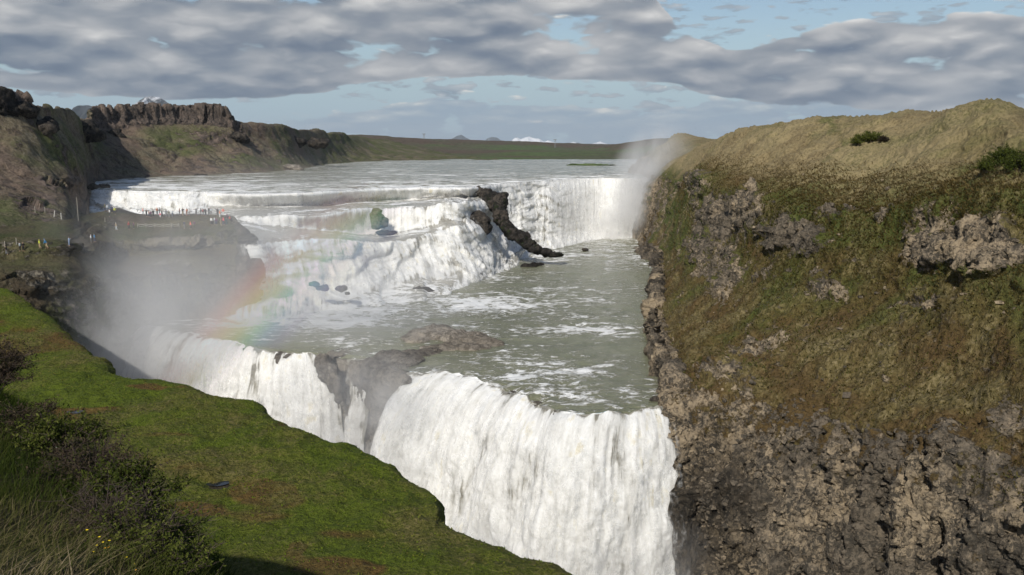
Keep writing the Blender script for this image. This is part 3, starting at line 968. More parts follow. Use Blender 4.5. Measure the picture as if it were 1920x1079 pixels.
# A[0] = row just upstream (shared tangent); the sheet starts at the lip
Gf, rp, sp = loft(A, [4, 16, 36, 40, 46, 40, 46, 46, 46, 10], NCW)
k0 = 4
G = Gf[k0:]
rp = rp[k0:] - 1
rpg = rp[:, None] + 0 * sp[None, :]
spg = sp[None, :] + 0 * rpg
N0 = grid_normals(G)
if N0[..., 2].mean() < 0:
    N0 = -N0
UVc = metric_uv(G)
_u = UVc[..., 0]
G = G + sstep(rpg, .9, 1.8)[..., None] * sstep(rpg, 7.6, 6.4)[..., None] * (fbm(np.stack((_u * .045, 0 * _u, 0 * _u), -1), 3, seed=87) * (1 - sstep(spg, 11, 12.5)))[..., None] * np.array((0, -3.2, 1.1))
N0 = grid_normals(G)
if N0[..., 2].mean() < 0:
    N0 = -N0
slope = np.sqrt(1 - np.clip(N0[..., 2], 0, 1) ** 2)
steep = sstep(slope, .18, .5)
uu, vv = UVc[..., 0], UVc[..., 1]
nst1 = ridge(np.stack((uu * .16, vv * .035, 0 * uu), -1), 4, 81)
nst2 = fbm(np.stack((uu * .7, vv * .16, 0 * uu), -1), 4, seed=82)
lump = fbm(G * np.array((.10, .10, .10)), 4, seed=83)
lump2 = fbm(G * .45, 4, seed=84)
right = sstep(spg, 11.0, 12.5)
disp = (nst1 - .5) * (1.3 - .7 * right) * steep + nst2 * .20 * steep + lump * (.45 - .3 * right) + lump2 * .08
ph = G[..., 2] / 5.0 + fbm(np.stack((uu * .035, vv * .02, 0 * uu), -1), 4, seed=85) * 1.6
ph2 = G[..., 2] / 2.1 + fbm(np.stack((uu * .09, vv * .05, 0 * uu), -1), 4, seed=86) * 1.5
saw = ph - np.floor(ph)
saw2 = ph2 - np.floor(ph2)
saw = sstep(saw, 0, .22) * (1 - saw) * 1.5
saw2 = sstep(saw2, 0, .25) * (1 - saw2) * 1.4
stepz = (1 - .75 * right) * sstep(rpg, .5, 1.5)
stepz = stepz * (1 - .7 * sstep(spg, 3, 4) * sstep(spg, 8.5, 7.5) * sstep(rpg, 5.2, 4.8))
disp += stepz * ((saw - .5) * .7 + (saw2 - .5) * .22)
fl1 = sstep(rpg, 1.9, 2.15) * sstep(rpg, 3.15, 2.95)
fl2 = sstep(rpg, 3.95, 4.15) * sstep(rpg, 5.15, 4.95)
midz = sstep(spg, 3.2, 4.0) * sstep(spg, 8.6, 7.6)
flat = np.maximum(fl1, fl2) * midz
disp *= (1 - .75 * flat) * (1 - .55 * right)
disp *= sstep(rpg, 0, 1.2) * .85 + .15 * sstep(rpg, 0, .2)
G = G + N0 * disp[..., None]
qx, qy = proj(G)
foam = .80 + .22 * steep - .20 * (1 - steep) * sstep(rpg, .0, .5) * sstep(spg, 2.5, 3.5)
foam = foam * sstep(rpg, 0, .7) + .42 * (1 - sstep(rpg, 0, .7))
foam += .16 * sstep(rpg, .2, .6) * sstep(rpg, 2.4, 1.9)
foam -= flat * (.22 + .55 * fbm(np.stack((uu * .06, vv * .22, 0 * uu), -1), 4, seed=88))
foam -= .22 * blob(1030, 378, 26, 14) + .25 * blob(1045, 400, 30, 22) + .25 * blob(812, 445, 9, 24) + .25 * blob(848, 488, 9, 18) + .2 * blob(870, 425, 10, 14)
foam -= stepz * (.20 * sstep(saw, .7, 1.0) + .08 * sstep(saw2, .6, .95)) * (1 - .6 * blob(600, 540, 220, 50))
foam += .2 * blob(620, 560, 200, 40) + .35 * right
foam = np.clip(foam, .12, 1.05)
fallw = np.clip(sstep(slope, .12, .32) * .95, 0, 1)
casc = mesh_obj('upper_cascade_water', G.reshape(-1, 3), grid_faces(*G.shape[:2]), M_casc, attrs={'foam': foam, 'fall': fallw}, uv=UVc.reshape(-1, 2))
tag(casc, 'stepped white upper waterfall pouring into the pool', 'waterfall', kind='structure')
G_casc = G
Gv = (G + N0 * ((.35 + .5 * lump + .6 * steep)[..., None] * sstep(rpg, .3, 1.2)[..., None]))[::2, ::2]
mesh_obj('veil', Gv.reshape(-1, 3), grid_faces(*Gv.shape[:2]), M_veil, attrs={'dens': (sstep(rpg, .4, 1.4) * sstep(steep, .1, .6) * .9)[::2, ::2]}, uv=UVc[::2, ::2].reshape(-1, 2), parent=casc)

# middle pool and lower fall
ZP = -38.0
LIP = [(225, 618), (262, 610), (300, 614), (360, 626), (430, 641), (500, 655), (560, 662), (600, 665), (640, 669), (700, 676), (735, 690), (770, 700), (850, 702), (900, 712), (960, 732), (1020, 757), (1065, 775), (1115, 778), (1170, 773), (1215, 764), (1262, 757)]
BACK = [(215, 585), (262, 580), (300, 578), (345, 575), (400, 570), (455, 560), (520, 545), (570, 535), (620, 525), (690, 508), (740, 498), (790, 485), (850, 472), (900, 460), (960, 450), (1020, 442), (1065, 436), (1110, 432), (1150, 428), (1180, 426), (1215, 424)]
MID = [None] * 19 + [(1290, 610), (1330, 600)]
lp = np.array([PZ(a, b, ZP) for a, b in LIP])
bk = np.array([PZ(a, b, ZP) for a, b in BACK])
A = []
for i in range(len(lp)):
    l_, b_ = lp[i], bk[i]
    m1 = l_ * .65 + b_ * .35
    m2 = l_ * .35 + b_ * .65
    if MID[i]:
        m1 = PZ(*MID[i], ZP)
    A.append([b_, m2, m1, l_ * .93 + m1 * .07, l_])
A = np.swapaxes(np.array(A), 0, 1)
NCP = [int(v * 1.0) for v in [24, 26, 36, 40, 40, 34, 24, 24, 34, 22, 24, 44, 30, 34, 34, 28, 30, 30, 26, 26]]
G, rp, sp = loft(A, [130, 110, 110, 34], NCP)
lipline = G[-1].copy()
# torn lip: the water tongues start a little upstream or downstream
rpg = rp[:, None] + 0 * sp[None, :]
G_pool0 = G.copy()
qx, qy = proj(G)
w1 = fbm(G * np.array((.22, .30, 1)), 4, seed=91)
lipn = fbm(np.stack((G[..., 0] * .35, G[..., 1] * .35, 0 * G[..., 0]), -1), 4, seed=93)
G[..., 2] += sstep(rpg, 3.3, 4.0) * (lipn * .55 - .1)
w2 = ridge(G * np.array((.12, .2, 1)), 4, 92) - .5
rough_zone = .35 + .8 * blob(1010, 720, 140, 60) + .5 * blob(700, 600, 260, 60) + .5 * blob(1100, 610, 140, 60)
G[..., 2] += (w1 * .30 + w2 * .55) * rough_zone
foam = .215 + .18 * blob(860, 572, 150, 14) + .16 * blob(1100, 625, 120, 14) + .14 * blob(1000, 700, 120, 30) + .30 * blob(560, 600, 260, 34) + .30 * blob(880, 575, 130, 16) + .24 * blob(1020, 560, 160, 22) + .28 * blob(1010, 695, 120, 32) + .24 * blob(1130, 615, 110, 18) \
    + .34 * blob(640, 590, 130, 22) + .26 * blob(1080, 745, 140, 20) + .22 * blob(1140, 480, 130, 22) + .3 * blob(900, 520, 60, 12) + .25 * blob(1000, 485, 90, 14) + .3 * blob(1130, 450, 100, 12) + .22 * blob(650, 645, 90, 12) + .3 * blob(430, 605, 90, 16)
foam += .12 * sstep(rpg, 3.4, 4)
foam -= .12 * blob(1060, 660, 70, 30)
pool = mesh_obj('pool_water', G.reshape(-1, 3), grid_faces(*G.shape[:2]), M_pool, attrs={'foam': foam, 'fall': 0 * foam}, uv=metric_uv(G).reshape(-1, 2))
tag(pool, 'silty green pool between the upper and the lower falls', 'pool', kind='structure')
lipz = G[-1].copy()
lx = lipline[:, 0]
lpx, lpy = proj(lipline)


def fall_sheet(name, label, p0, p1, bx, outd, foam0=.95, nrow=(14, 18, 26, 60, 110, 120), seed=0, edge=2.0):
    """falling water from pool lip between photo columns p0..p1; bx: list of (lip px, px at z -66); outd: metres thrown out"""
    idx = np.where((lpx >= p0) & (lpx <= p1))[0]
    L0 = lipz[idx]
    bpx = np.interp(lpx[idx], [b[0] for b in bx], [b[1] for b in bx])
    n = len(idx)
    bot = np.array([PYZ(bpx[i], L0[i, 1] - outd, -66.0) for i in range(n)])
    hd = bot - L0
    hd[:, 2] = 0
    prof = ((0, 0), (.12, .35), (.30, 1.6), (.52, 5), (.78, 13), (1.0, 28), (1.12, 44))
    rows = [L0 + hd * a + np.array((0, 0, -b)) for a, b in prof]
    rows = [L0 - hd * .06] + rows
    G, rp = cr1(np.array(rows), [4] + list(nrow))
    G, rp = G[4:], rp[4:] - 1
    uv = metric_uv(G)
    # finer columns
    k = 2
    Gi = np.empty((G.shape[0], (n - 1) * k + 1, 3))
    uvi = np.empty((G.shape[0], (n - 1) * k + 1, 2))
    for j in range(k):
        a = j / k
        if j == 0:
            Gi[:, ::k], uvi[:, ::k] = G, uv
        else:
            Gi[:, j::k] = G[:, :-1] * (1 - a) + G[:, 1:] * a
            uvi[:, j::k] = uv[:, :-1] * (1 - a) + uv[:, 1:] * a
    G, uv = Gi, uvi
    N0 = grid_normals(G)
    if N0[..., 1].mean() > 0:
        N0 = -N0
    u, v = uv[..., 0], uv[..., 1]
    rpg = rp[:, None] + 0 * u[:1]
    st = ridge(np.stack((u * .20, v * .03, 0 * u + seed), -1), 4, 101 + seed)
    st2 = fbm(np.stack((u * .9, v * .14 + st * .5, 0 * u), -1), 5, seed=102 + seed)
    cl = fbm(np.stack((u * .28, v * .16, 0 * u), -1), 5, seed=103 + seed)
    g = sstep(rpg, .2, 3.5)
    bil = 1 - np.abs(vnoise(np.stack((u * .30, v * .20 - st, 0 * u + 7), -1), 4) * 2 - 1)
    bil = bil * .6 + .4 * (1 - np.abs(vnoise(np.stack((u * .75, v * .5, 0 * u + 3), -1), 6) * 2 - 1))
    disp = g * ((st - .5) * 1.0 + (cl * .9 + (.5 - bil) * .7) * sstep(rpg, 1.0, 4.5)) + st2 * (.10 + .06 * g)
    disp += sstep(rpg, 0, .8) * sstep(rpg, 2.6, 1.0) * (ridge(np.stack((u * .55, v * .2, 0 * u), -1), 3, 105 + seed) - .45) * .45
    eu = np.minimum(u - u[:, :1], u[:, -1:] - u)
    disp -= 1.6 * (1 - sstep(eu, 0, edge)) * sstep(rpg, .5, 2)
    G = G + N0 * disp[..., None]
    foam = .48 + (foam0 - .48) * sstep(rpg, .1, 1.6) + .25 * (st - .5) + .2 * cl
    foam -= .30 * (1 - sstep(eu, 0, edge * .8)) * sstep(rpg, 1.5, 4)
    o = mesh_obj(name, G.reshape(-1, 3), grid_faces(*G.shape[:2]), M_falls, attrs={'foam': foam, 'fall': 0 * foam + sstep(rpg, 0, .7)}, uv=uv.reshape(-1, 2))
    tag(o, label, 'waterfall', kind='structure')
    for q, (off, sd_) in enumerate(((.7, 11), (1.5, 12))):
        wob = fbm(np.stack((u * .35, v * .12, 0 * u + sd_), -1), 4, seed=108 + sd_)
        Gv = G + N0 * ((off * sstep(rpg, .5, 3.0) + (.25 + off * .5) * wob * sstep(rpg, .6, 2))[..., None])
        Gv = Gv[::2, ::2]
        uvv = uv[::2, ::2] + sd_ * 3.7
        vo = mesh_obj('veil', Gv.reshape(-1, 3), grid_faces(*Gv.shape[:2]), M_veil, attrs={'dens': (sstep(rpg, .8, 3.2) * (1 - .35 * q) * sstep(eu, -.2, 1.6))[::2, ::2]}, uv=uvv.reshape(-1, 2), parent=o)
    return o


fall_sheet('lower_fall_water', 'broad white curtain of the lower waterfall dropping into the gorge', 768, 1253,
           [(768, 655), (850, 735), (960, 868), (1065, 1010), (1170, 1150), (1235, 1268), (1262, 1328)], 9.0, 1.0, seed=0)
fall_sheet('left_fall_water', 'white waterfall at the misty left end of the gorge', 225, 606,
           [(225, 130), (300, 210), (430, 380), (500, 485), (606, 655)], 9.0, .95, seed=3)
fall_sheet('thin_fall_water', 'narrow strand of falling water between two dry rock faces', 650, 700,
           [(650, 628), (700, 672)], 5.0, .85, seed=5, edge=3.0)

# rock wall behind the lower falls, and the river at the bottom of the gorge
wl = lipline
prof = ((-1.5, -.45), (-.4, -.5), (.5, -.9), (.9, -2.2), (1.2, -5), (1.9, -10), (2.2, -16), (3.2, -24), (4, -32), (5, -44))
hd0 = np.array((-.52, -.854, 0))
rows = [wl + hd0 * a + np.array((0, 0, b)) for a, b in prof]
ext = lambda r: np.concatenate((r[:1] + (r[:1] - r[20:21]) * 2.0, r, r[-1:] + (r[-1:] - r[-21:-20]) * 1.0))
rows = [ext(r) for r in rows]
G, rp = cr1(np.array(rows), [3, 5, 6, 10, 16, 22, 24, 24, 20])
N0 = grid_normals(G)
if N0[..., 1].mean() > 0:
    N0 = -N0
cvb, _ = cells(G * np.array((.45, .45, .12)), 111)
cvc, _ = cells(G * np.array((.9, .9, .5)), 112)
qx, qy = proj(G)
bul = blob(730, 700, 50, 90) * 3.0 + blob(612, 690, 20, 50) * 2.0
g = sstep(rp, .8, 2.5)[:, None]
G = G + N0 * ((g * (cvb - .5) * 2.2 + g * (cvc - .5) * 1.0 + g * fbm(G * .3, 3, seed=113) * .9 + bul * g))[..., None]
gw = mesh_obj('gorge_rock_terrain', G.reshape(-1, 3), grid_faces(*G.shape[:2]), M_shelf, attrs={'rock': 0 * G[..., 0] + 1, 'green': 0 * G[..., 0]})
tag(gw, 'dark rock wall behind the lower waterfall', 'rock wall', kind='structure')

ax = np.linspace(-160, 120, 200)
ay = np.linspace(-20, 230, 180)
XX, YY = np.meshgrid(ax, ay)
G = np.stack((XX, YY, 0 * XX - 74), -1)
G[..., 2] += fbm(G * .12, 4, seed=121) * .8
gwt = mesh_obj('gorge_water', G.reshape(-1, 3), grid_faces(*G.shape[:2]), M_pool, attrs={'foam': 0 * XX + .5, 'fall': 0 * XX}, uv=metric_uv(G).reshape(-1, 2))
tag(gwt, 'foaming river at the bottom of the gorge', 'river', kind='structure')

# ponds on the moss
m, t = new_mat('pond_surface')
finish(t, (.010, .016, .026), .03, t.bump(t.noise(t.pos(), 6, 3), .004), .5)
M_pond = m
for i, ((cx, cy, rx, ry), c_) in enumerate(zip(POOLS, pool_c)):
    k = 28
    sx = rx / F * c_[1] * 1.25
    sy = abs(on_lawn(cx, cy - ry)[1] - on_lawn(cx, cy + ry)[1]) * .5 * 1.25
    ang = np.linspace(0, 2 * math.pi, k, endpoint=False)
    v = np.stack((c_[0] + np.cos(ang) * sx, c_[1] + np.sin(ang) * sy, 0 * ang + c_[2] - .065), -1)
    v = np.concatenate((v, [[c_[0], c_[1], c_[2] - .065]]))
    fc = np.array([(j, (j + 1) % k, k) for j in range(k)])
    o = mesh_obj('pond_water', v, fc, M_pond)
    tag(o, ('larger dark pond in a rust coloured hollow of the moss', 'small round dark pond beside the larger one', 'thin dark puddle in the moss near the left shrubs')[i], 'pond', kind='structure')

# ------------------------------------------------------------------ far plain and mountains
PS = []
for px, rid, rY, mid in [(-900, 258, 2600, 288), (300, 256, 2600, 288), (600, 256, 2300, 288), (700, 257, 2100, 288), (760, 261, 2000, 288), (830, 264, 2100, 286), (900, 266, 2200, 287), (980, 268, 2400, 286), (1060, 270, 2600, 287), (1130, 273, 2300, 286), (1180, 270, 2000, 288), (1260, 262, 1800, 288), (1400, 262, 1900, 288), (2700, 262, 2500, 288)]:
    PS.append([(px, 307, 735), (px, 303.2, 775), (px, 300, 860), (px, 294, 1050), (px, mid, 1400), (px, rid + 10, rY * .86), (px, rid, rY), (px, rid + 2, rY * 1.5), (px, 271.0, 7000), (px, 272.4, 30000), (px, 272.6, 70000)])
C = ctrl_from(PS)
G, rp, sp = loft(C, [6, 8, 14, 18, 24, 24, 16, 8, 8, 4], [10, 10, 16, 14, 14, 14, 16, 16, 14, 12, 14, 14, 16])
rpg = rp[:, None] + 0 * sp[None, :]
G[..., 2] += fbm(G * np.array((.004, .004, 0)), 4, seed=131) * 5 * sstep(rpg, 2, 4.5) * sstep(rpg, 9, 7) + fbm(G * np.array((.02, .02, 0)), 3, seed=132) * 1.2 * sstep(rpg, 1.5, 3)
qx, qy = proj(G)
green = .55 + .35 * sstep(rpg, 2.6, 1.2) - .45 * blob(820, 282, 120, 6) - .6 * sstep(rpg, 5.0, 6.0) + .3 * blob(960, 277, 80, 6)
plain = mesh_obj('far_land', G.reshape(-1, 3), grid_faces(*G.shape[:2]), M_plain, attrs={'rock': 0 * qx + .12, 'green': green})
tag(plain, 'low green and brown heath beyond the river reaching the horizon', 'heath', kind='structure')

m, t = new_mat('mountain_slopes')
p = t.pos()
snow = t.attr('snow')
nz = t.noise(t.map(p, scale=(1, 1, 2.2)), .0011, 8, .68, .6)
z_ = t.sep(p)[2]
mk = t.rng(t.add(t.add(snow, t.mul(t.sub(nz, .5), 1.7)), t.mul(z_, .00025)), .42, .58)
base = t.mix(mk, (.045, .05, .055), (.75, .77, .8))
finish(t, base, .9, t.bump(nz, 60), .2)
M_mount = m
MTS = [
    ('mountain', 'blue table mountain with snow streaks above the left mesa', [(225, 232), (240, 205), (262, 189), (272, 183), (285, 181.5), (300, 184), (310, 190), (318, 196), (335, 230)], 9000, .32, 7),
    ('mountain', 'low blue hump left of the table mountain', [(120, 230), (142, 204), (150, 199), (165, 198), (180, 202), (215, 206), (240, 215), (260, 235)], 9500, .05, 8),
    ('mountain', 'small blue slope showing right of the mesa', [(415, 240), (430, 222), (440, 226), (452, 234), (462, 240), (480, 262)], 9000, .02, 9),
    ('mountain', 'blue peaked mountain left of the snowy range', [(838, 272), (846, 262), (856, 256), (865, 253.5), (874, 259), (884, 264), (900, 268), (912, 272)], 26000, .22, 10),
    ('mountain', 'small blue rounded mountain between the peak and the snowy range', [(905, 270), (913, 261), (922, 257.5), (932, 259), (942, 266), (952, 271)], 27000, .25, 11),
    ('mountain', 'jagged snow covered mountain range on the horizon', [(950, 272), (960, 263), (968, 257.5), (976, 262), (984, 259), (992, 256.5), (1003, 260), (1012, 261), (1020, 267), (1028, 264), (1040, 268), (1060, 271), (1075, 267), (1092, 270), (1108, 271), (1125, 266), (1140, 271), (1160, 273)], 30000, .62, 12),
]
for nm, lab, prof, Y, sn, seed in MTS:
    pr = np.array(prof, float)
    xs = np.linspace(pr[0, 0], pr[-1, 0], 90)
    ys = np.interp(xs, pr[:, 0], pr[:, 1])
    top = np.array([PY(a, b, Y) for a, b in zip(xs, ys)])
    ht = top[:, 2] + 60
    rows = []
    for f_ in np.linspace(-1, 1, 41):
        # ridge runs across; flanks fall to both sides with gullies
        k = abs(f_)
        r_ = top.copy()
        r_[:, 1] += f_ * max(ht.max(), 100) * 2.0
        hh = ht * (1 - k) ** 1.15
        if k > 0:
            q = np.stack((top[:, 0] / (Y * .012), 0 * ht + f_ * 1.3, 0 * ht), -1)
            hh = hh * (1 + (ridge(q, 4, seed) - .6) * .8 * min(1, k * 5) * (1 - k))
        r_[:, 2] = -60 + hh
        rows.append(r_)
    G = np.array(rows)
    o = mesh_obj(nm, G.reshape(-1, 3), grid_faces(*G.shape[:2]), M_mount, attrs={'snow': 0 * G[..., 0] + sn})
    tag(o, lab, 'mountain', kind='structure')

# ------------------------------------------------------------------ the near hillside
RIM = np.array([(3.0, -14), (1.2, -6), (.2, 1.4), (-1.4, 4.2), (-2.45, 6.1), (-4.7, 9.1), (-7.9, 12.5), (-15, 17), (-26, 22.5), (-42, 27), (-60, 24), (-80, 12)], float)


def rim_dist(X, Y):
    d = np.full(X.shape, 1e9)
    for a, b in zip(RIM[:-1], RIM[1:]):
        ab = b - a
        t_ = np.clip(((X - a[0]) * ab[0] + (Y - a[1]) * ab[1]) / (ab @ ab), 0, 1)
        d = np.minimum(d, np.hypot(X - a[0] - t_ * ab[0], Y - a[1] - t_ * ab[1]))
    poly = np.concatenate((RIM, [(-80, -60), (3.5, -60)]))
    ins = np.zeros(X.shape, bool)
    j = len(poly) - 1
    for i in range(len(poly)):
        xi, yi, xj, yj = *poly[i], *poly[j]
        c_ = ((yi > Y) != (yj > Y)) & (X < (xj - xi) * (Y - yi) / (yj - yi + 1e-12) + xi)
        ins ^= c_
        j = i
    return np.where(ins, -d, d)


def near_z(X, Y):
    s = rim_dist(X, Y)
    zt = np.maximum(-1.72 - .17 * np.clip(Y, -5, 20), -3.15) + 1.2 * sstep(X, -15, -30)
    q = np.clip(s + .9, 0, None)
    drop = np.where(q < 2.0, .33 * q ** 2, .33 * 4 + 1.32 * (q - 2.0))
    P_ = np.stack((X, Y, 0 * X), -1)
    return zt - drop + fbm(P_ * .45, 4, seed=141) * .16 + fbm(P_ * 2.2, 3, seed=142) * .04


def near_sheet(x0, x1, y0, y1, st):
    ax = np.arange(x0, x1, st)
    ay = np.arange(y0, y1, st)
    X, Y = np.meshgrid(ax, ay)
    return np.stack((X, Y, near_z(X, Y)), -1)


G = near_sheet(-80, 30, -40, 52, .3)
G[..., 2] = np.maximum(G[..., 2], -31)
M_near = land_mat('near_soil', ((.035, .045, .012), (.06, .05, .02), (.045, .032, .015), (.12, .095, .05)), ((.04, .03, .02),) * 3, 3.0, .2, .08, patch=.4)
nh = mesh_obj('near_hillside_land', G.reshape(-1, 3), grid_faces(*G.shape[:2]), M_near, attrs={'rock': 0 * G[..., 0], 'green': .5 + 0 * G[..., 0]})
tag(nh, 'grassy hillside falling away at the bottom left of the view', 'hillside', kind='structure')

# ------------------------------------------------------------------ ray casting onto the land
def bvh(G, name='g'):
    return BVHTree.FromPolygons([tuple(p) for p in G.reshape(-1, 3)], [tuple(q) for q in grid_faces(*G.shape[:2])])


B_ledge, B_left = bvh(G_ledge), bvh(G_left)


def hit(px, py, trees):
    d = Vector(ray(px, py)).normalized()
    best = None
    for b in trees:
        r = b.ray_cast(Vector((0, 0, 0)), d)
        if r[0] is not None and (best is None or r[3] < best[1]):
            best = (r[0], r[3])
    return best[0] if best else None


# ------------------------------------------------------------------ rocks
dg = bpy.context.evaluated_depsgraph_get


def eval_mesh(verts, edges, faces, mods, name='tmp'):
    me = bpy.data.meshes.new(name)
    me.from_pydata(verts, edges, faces)
    o = bpy.data.objects.new(name, me)
    col.objects.link(o)
    mods(o)
    d = dg()
    ev = o.evaluated_get(d)
    r = bpy.data.meshes.new_from_object(ev)
    bpy.data.objects.remove(o)
    bpy.data.meshes.remove(me)
    return r


import bmesh


def ico(sub):
    bm = bmesh.new()
    bmesh.ops.create_icosphere(bm, subdivisions=sub, radius=1)
    v = np.array([x.co[:] for x in bm.verts])
    f = np.array([[q.index for q in x.verts] for x in bm.faces])
    bm.free()
    return v, f


IV, IF = ico(3)
rock_n = [0]


def rock_thing(name, label, blobs, voxel=.35, mat=None, rough=1.0, cat='rock', rk=1.0, green=0.0, group=None, snap=False):
    """blobs: (px, py, Y, rx, ry, rz, [rot]) joined, remeshed and broken up into facets"""
    vs, fs, n = [], [], 0
    for b in blobs:
        c = PY(*b[:3])
        if snap:
            h_ = hit(b[0], b[1], (B_left,))
            if h_ is not None and abs(h_[1] - b[2]) < 60:
                c = np.array(h_)
        a = b[6] if len(b) > 6 else 0
        v = IV * np.array(b[3:6])
        v = np.stack((v[:, 0] * math.cos(a) - v[:, 1] * math.sin(a), v[:, 0] * math.sin(a) + v[:, 1] * math.cos(a), v[:, 2]), -1)
        vs.append(v + c)
        fs.append(IF + n)
        n += len(v)
    vs = np.concatenate(vs)
    fs = np.concatenate(fs)
    org = vs.mean(0)
    org[2] = vs[:, 2].min()

    def mods(o):
        m_ = o.modifiers.new('r', 'REMESH')
        m_.mode = 'VOXEL'
        m_.voxel_size = voxel
    me = eval_mesh((vs - org).tolist(), [], fs.tolist(), mods)
    k = len(me.vertices)
    co = np.empty(k * 3)
    me.vertices.foreach_get('co', co)
    co = co.reshape(-1, 3) + org
    no = np.empty(k * 3)
    me.vertices.foreach_get('normal', no)
    no = no.reshape(-1, 3)
    sz = min(1.8, max(1.0, np.ptp(vs[:, 2]) / 3.0))
    rock_n[0] += 1
    cvv, _ = cells(co * (.9 / sz), 200 + rock_n[0])
    cvv2, _ = cells(co * (2.2 / sz), 220 + rock_n[0])
    lay = ridge(co * np.array((.25, .25, .9)) / sz, 3, 231)
    d = ((cvv - .5) * .35 + (cvv2 - .5) * .18 + (lay - .6) * .9) * sz * rough + fbm(co * .5 / sz, 5, seed=230) * .8 * sz * rough
    co = co + no * d[:, None] - org
    me.vertices.foreach_set('co', co.ravel())
    for an, av in (('rock', rk), ('green', green)):
        a = me.attributes.new(an, 'FLOAT', 'POINT')
        a.data.foreach_set('value', np.full(k, av, dtype=np.float32))
    me.polygons.foreach_set('use_smooth', np.ones(len(me.polygons), dtype=bool))
    me.materials.append(mat or M_wet)
    me.name = name
    o = bpy.data.objects.new(name, me)
    o.location = org
    col.objects.link(o)
    return tag(o, label, cat, group)


rock_thing('rock_outcrop', 'long dark rock outcrop splitting the upper falls and stepping down to the pool',
           [(900, 362, 300, 2.4, 3, 1.3), (910, 367, 299, 2.6, 3, 1.7), (922, 373, 297, 3.0, 3.5, 2.2), (936, 375, 296, 2.6, 3, 2.4), (930, 384, 294, 3.4, 3.5, 2.6), (936, 395, 291, 2.6, 3, 3.0), (940, 408, 288, 2.2, 3, 3.0), (946, 420, 286, 2.2, 3, 2.6), (953, 432, 284, 2.6, 3, 2.2), (966, 440, 282, 2.8, 3, 2.2), (978, 449, 281, 2.2, 3, 1.7), (990, 459, 280, 2.2, 3, 1.7), (1003, 468, 279, 2.4, 3, 1.5), (1018, 474, 279, 3.2, 3, 1.1), (1034, 477, 280, 3.6, 2.8, .9), (1046, 478, 281, 2.4, 2.2, .6)],
           .3, cat='rock outcrop', rk=.66, green=.6, rough=.8)
rock_thing('rock', 'dark rounded rock overrun by water left of the tall outcrop', [(890, 409, 276, 3.6, 3.5, 1.6), (903, 418, 275, 3.0, 3, 2.0), (912, 428, 274, 1.8, 2.4, 1.8)], .3, rough=.6)
rock_thing('boulder', 'big upright olive brown boulder standing in the upper cascade', [(705, 406, 255, 1.9, 2.0, 2.3), (708, 417, 254.5, 2.2, 2.0, 2.2)], .2, rough=.7, cat='boulder', rk=.70, green=.0, mat=M_shelf)
rock_thing('rock', 'low flat rock just below the olive brown boulder', [(724, 437, 251, 3.2, 2, .8)], .25, rough=.5)
rock_thing('rock', 'low dark rock in the pool below the tall outcrop', [(992, 500, 277, 2.8, 2.0, .7), (1008, 497, 280, 2.2, 1.8, .6)], .25, rough=.6)
rock_thing('rock', 'tiny dark rock poking out of the pool near the right falls', [(1098, 469, 318, 1.3, 1.1, .5)], .2, rough=.6)
rock_thing('rock_island', 'large flat grey brown rock island in the pool above the lower falls',
           [(785, 636, 172, 3.6, 4, .8), (800, 630, 175, 4.2, 5, 1.4), (822, 628, 177, 4, 5, 1.7), (848, 636, 173, 4.6, 5, 1.8), (878, 638, 172, 4.4, 4.5, 1.5), (905, 645, 169, 3.4, 3.4, 1.1), (926, 650, 167, 2.2, 2.4, .7), (868, 655, 164, 5.5, 3, .8), (825, 658, 163, 5, 3, .6)],
           .28, M_rock, .5, 'rock island')
rock_thing('rock_shelf', 'dry grey rock shelf at the brink between the thin fall and the main fall',
           [(712, 682, 151, 2.0, 3, .8), (732, 674, 154, 3.0, 4, .8), (762, 676, 153, 3.0, 4, .7), (735, 700, 148, 2.8, 2.4, 1.6), (790, 664, 160, 4, 3, .4), (720, 722, 147.5, 1.5, 1.6, 4.0), (740, 720, 147.5, 1.6, 1.6, 3.6)], .25, M_shelf, .4, 'rock shelf')
rock_thing('rock_shelf', 'half drowned grey rock at the brink left of the thin fall', [(612, 672, 156, 1.5, 2.4, .5), (636, 662, 160, 2.4, 3, .4), (610, 692, 153.6, 1.2, 1.4, 2.6), (622, 710, 153, 1.1, 1.3, 3.0), (633, 732, 151.8, .9, 1.2, 3.0)], .25, M_shelf, .35, 'rock shelf')
rock_thing('boulder', 'rusty brown block with a thin trickle below the lookout ledge', [(478, 500, 196, 2.0, 2, 1.9), (482, 514, 195.5, 2.1, 2, 2.2)], .25, rough=.35, cat='boulder')
rock_thing('rock', 'dark broken rocks in the foam at the foot of the left cascade', [(588, 534, 200, 1.2, 1.0, .5), (604, 541, 200, 1.3, 1.0, .45)], .2, rough=.6)
rock_thing('rock', 'dark rock in white foam right of the broken rocks', [(640, 543, 203, 1.4, 1.0, .6), (652, 552, 202, .8, .8, .4)], .2, rough=.6)
rock_thing('rock', 'narrow dark ledge showing through the middle cascade', [(846, 476, 261, .7, 1.2, 1.6), (853, 485, 260, 1.0, 1.2, .9)], .22, rough=.6)
rock_thing('rock', 'wet rocks at the foot of the middle cascade beside calm water', [(880, 510, 252, 2.0, 1.3, .5), (896, 514, 252, 1.6, 1.2, .4)], .22, rough=.6)
rock_thing('rock', 'low wet rock lying at the pool edge under the white slope', [(790, 542, 226, 2.2, 1.3, .4), (805, 546, 226, 1.4, 1.0, .3)], .22, rough=.6)
rock_thing('rock', 'small dark rock at the lip of the lower fall near the right cliff', [(1228, 752, 128.6, .8, .6, .5)], .12, rough=.5)
rock_thing('rock', 'flat brown rock spit on the far right shore of the pool', [(1206, 467, 326, 3.6, 3, .8), (1222, 474, 318, 3.5, 3, 1.0)], .3, M_rock, .6)
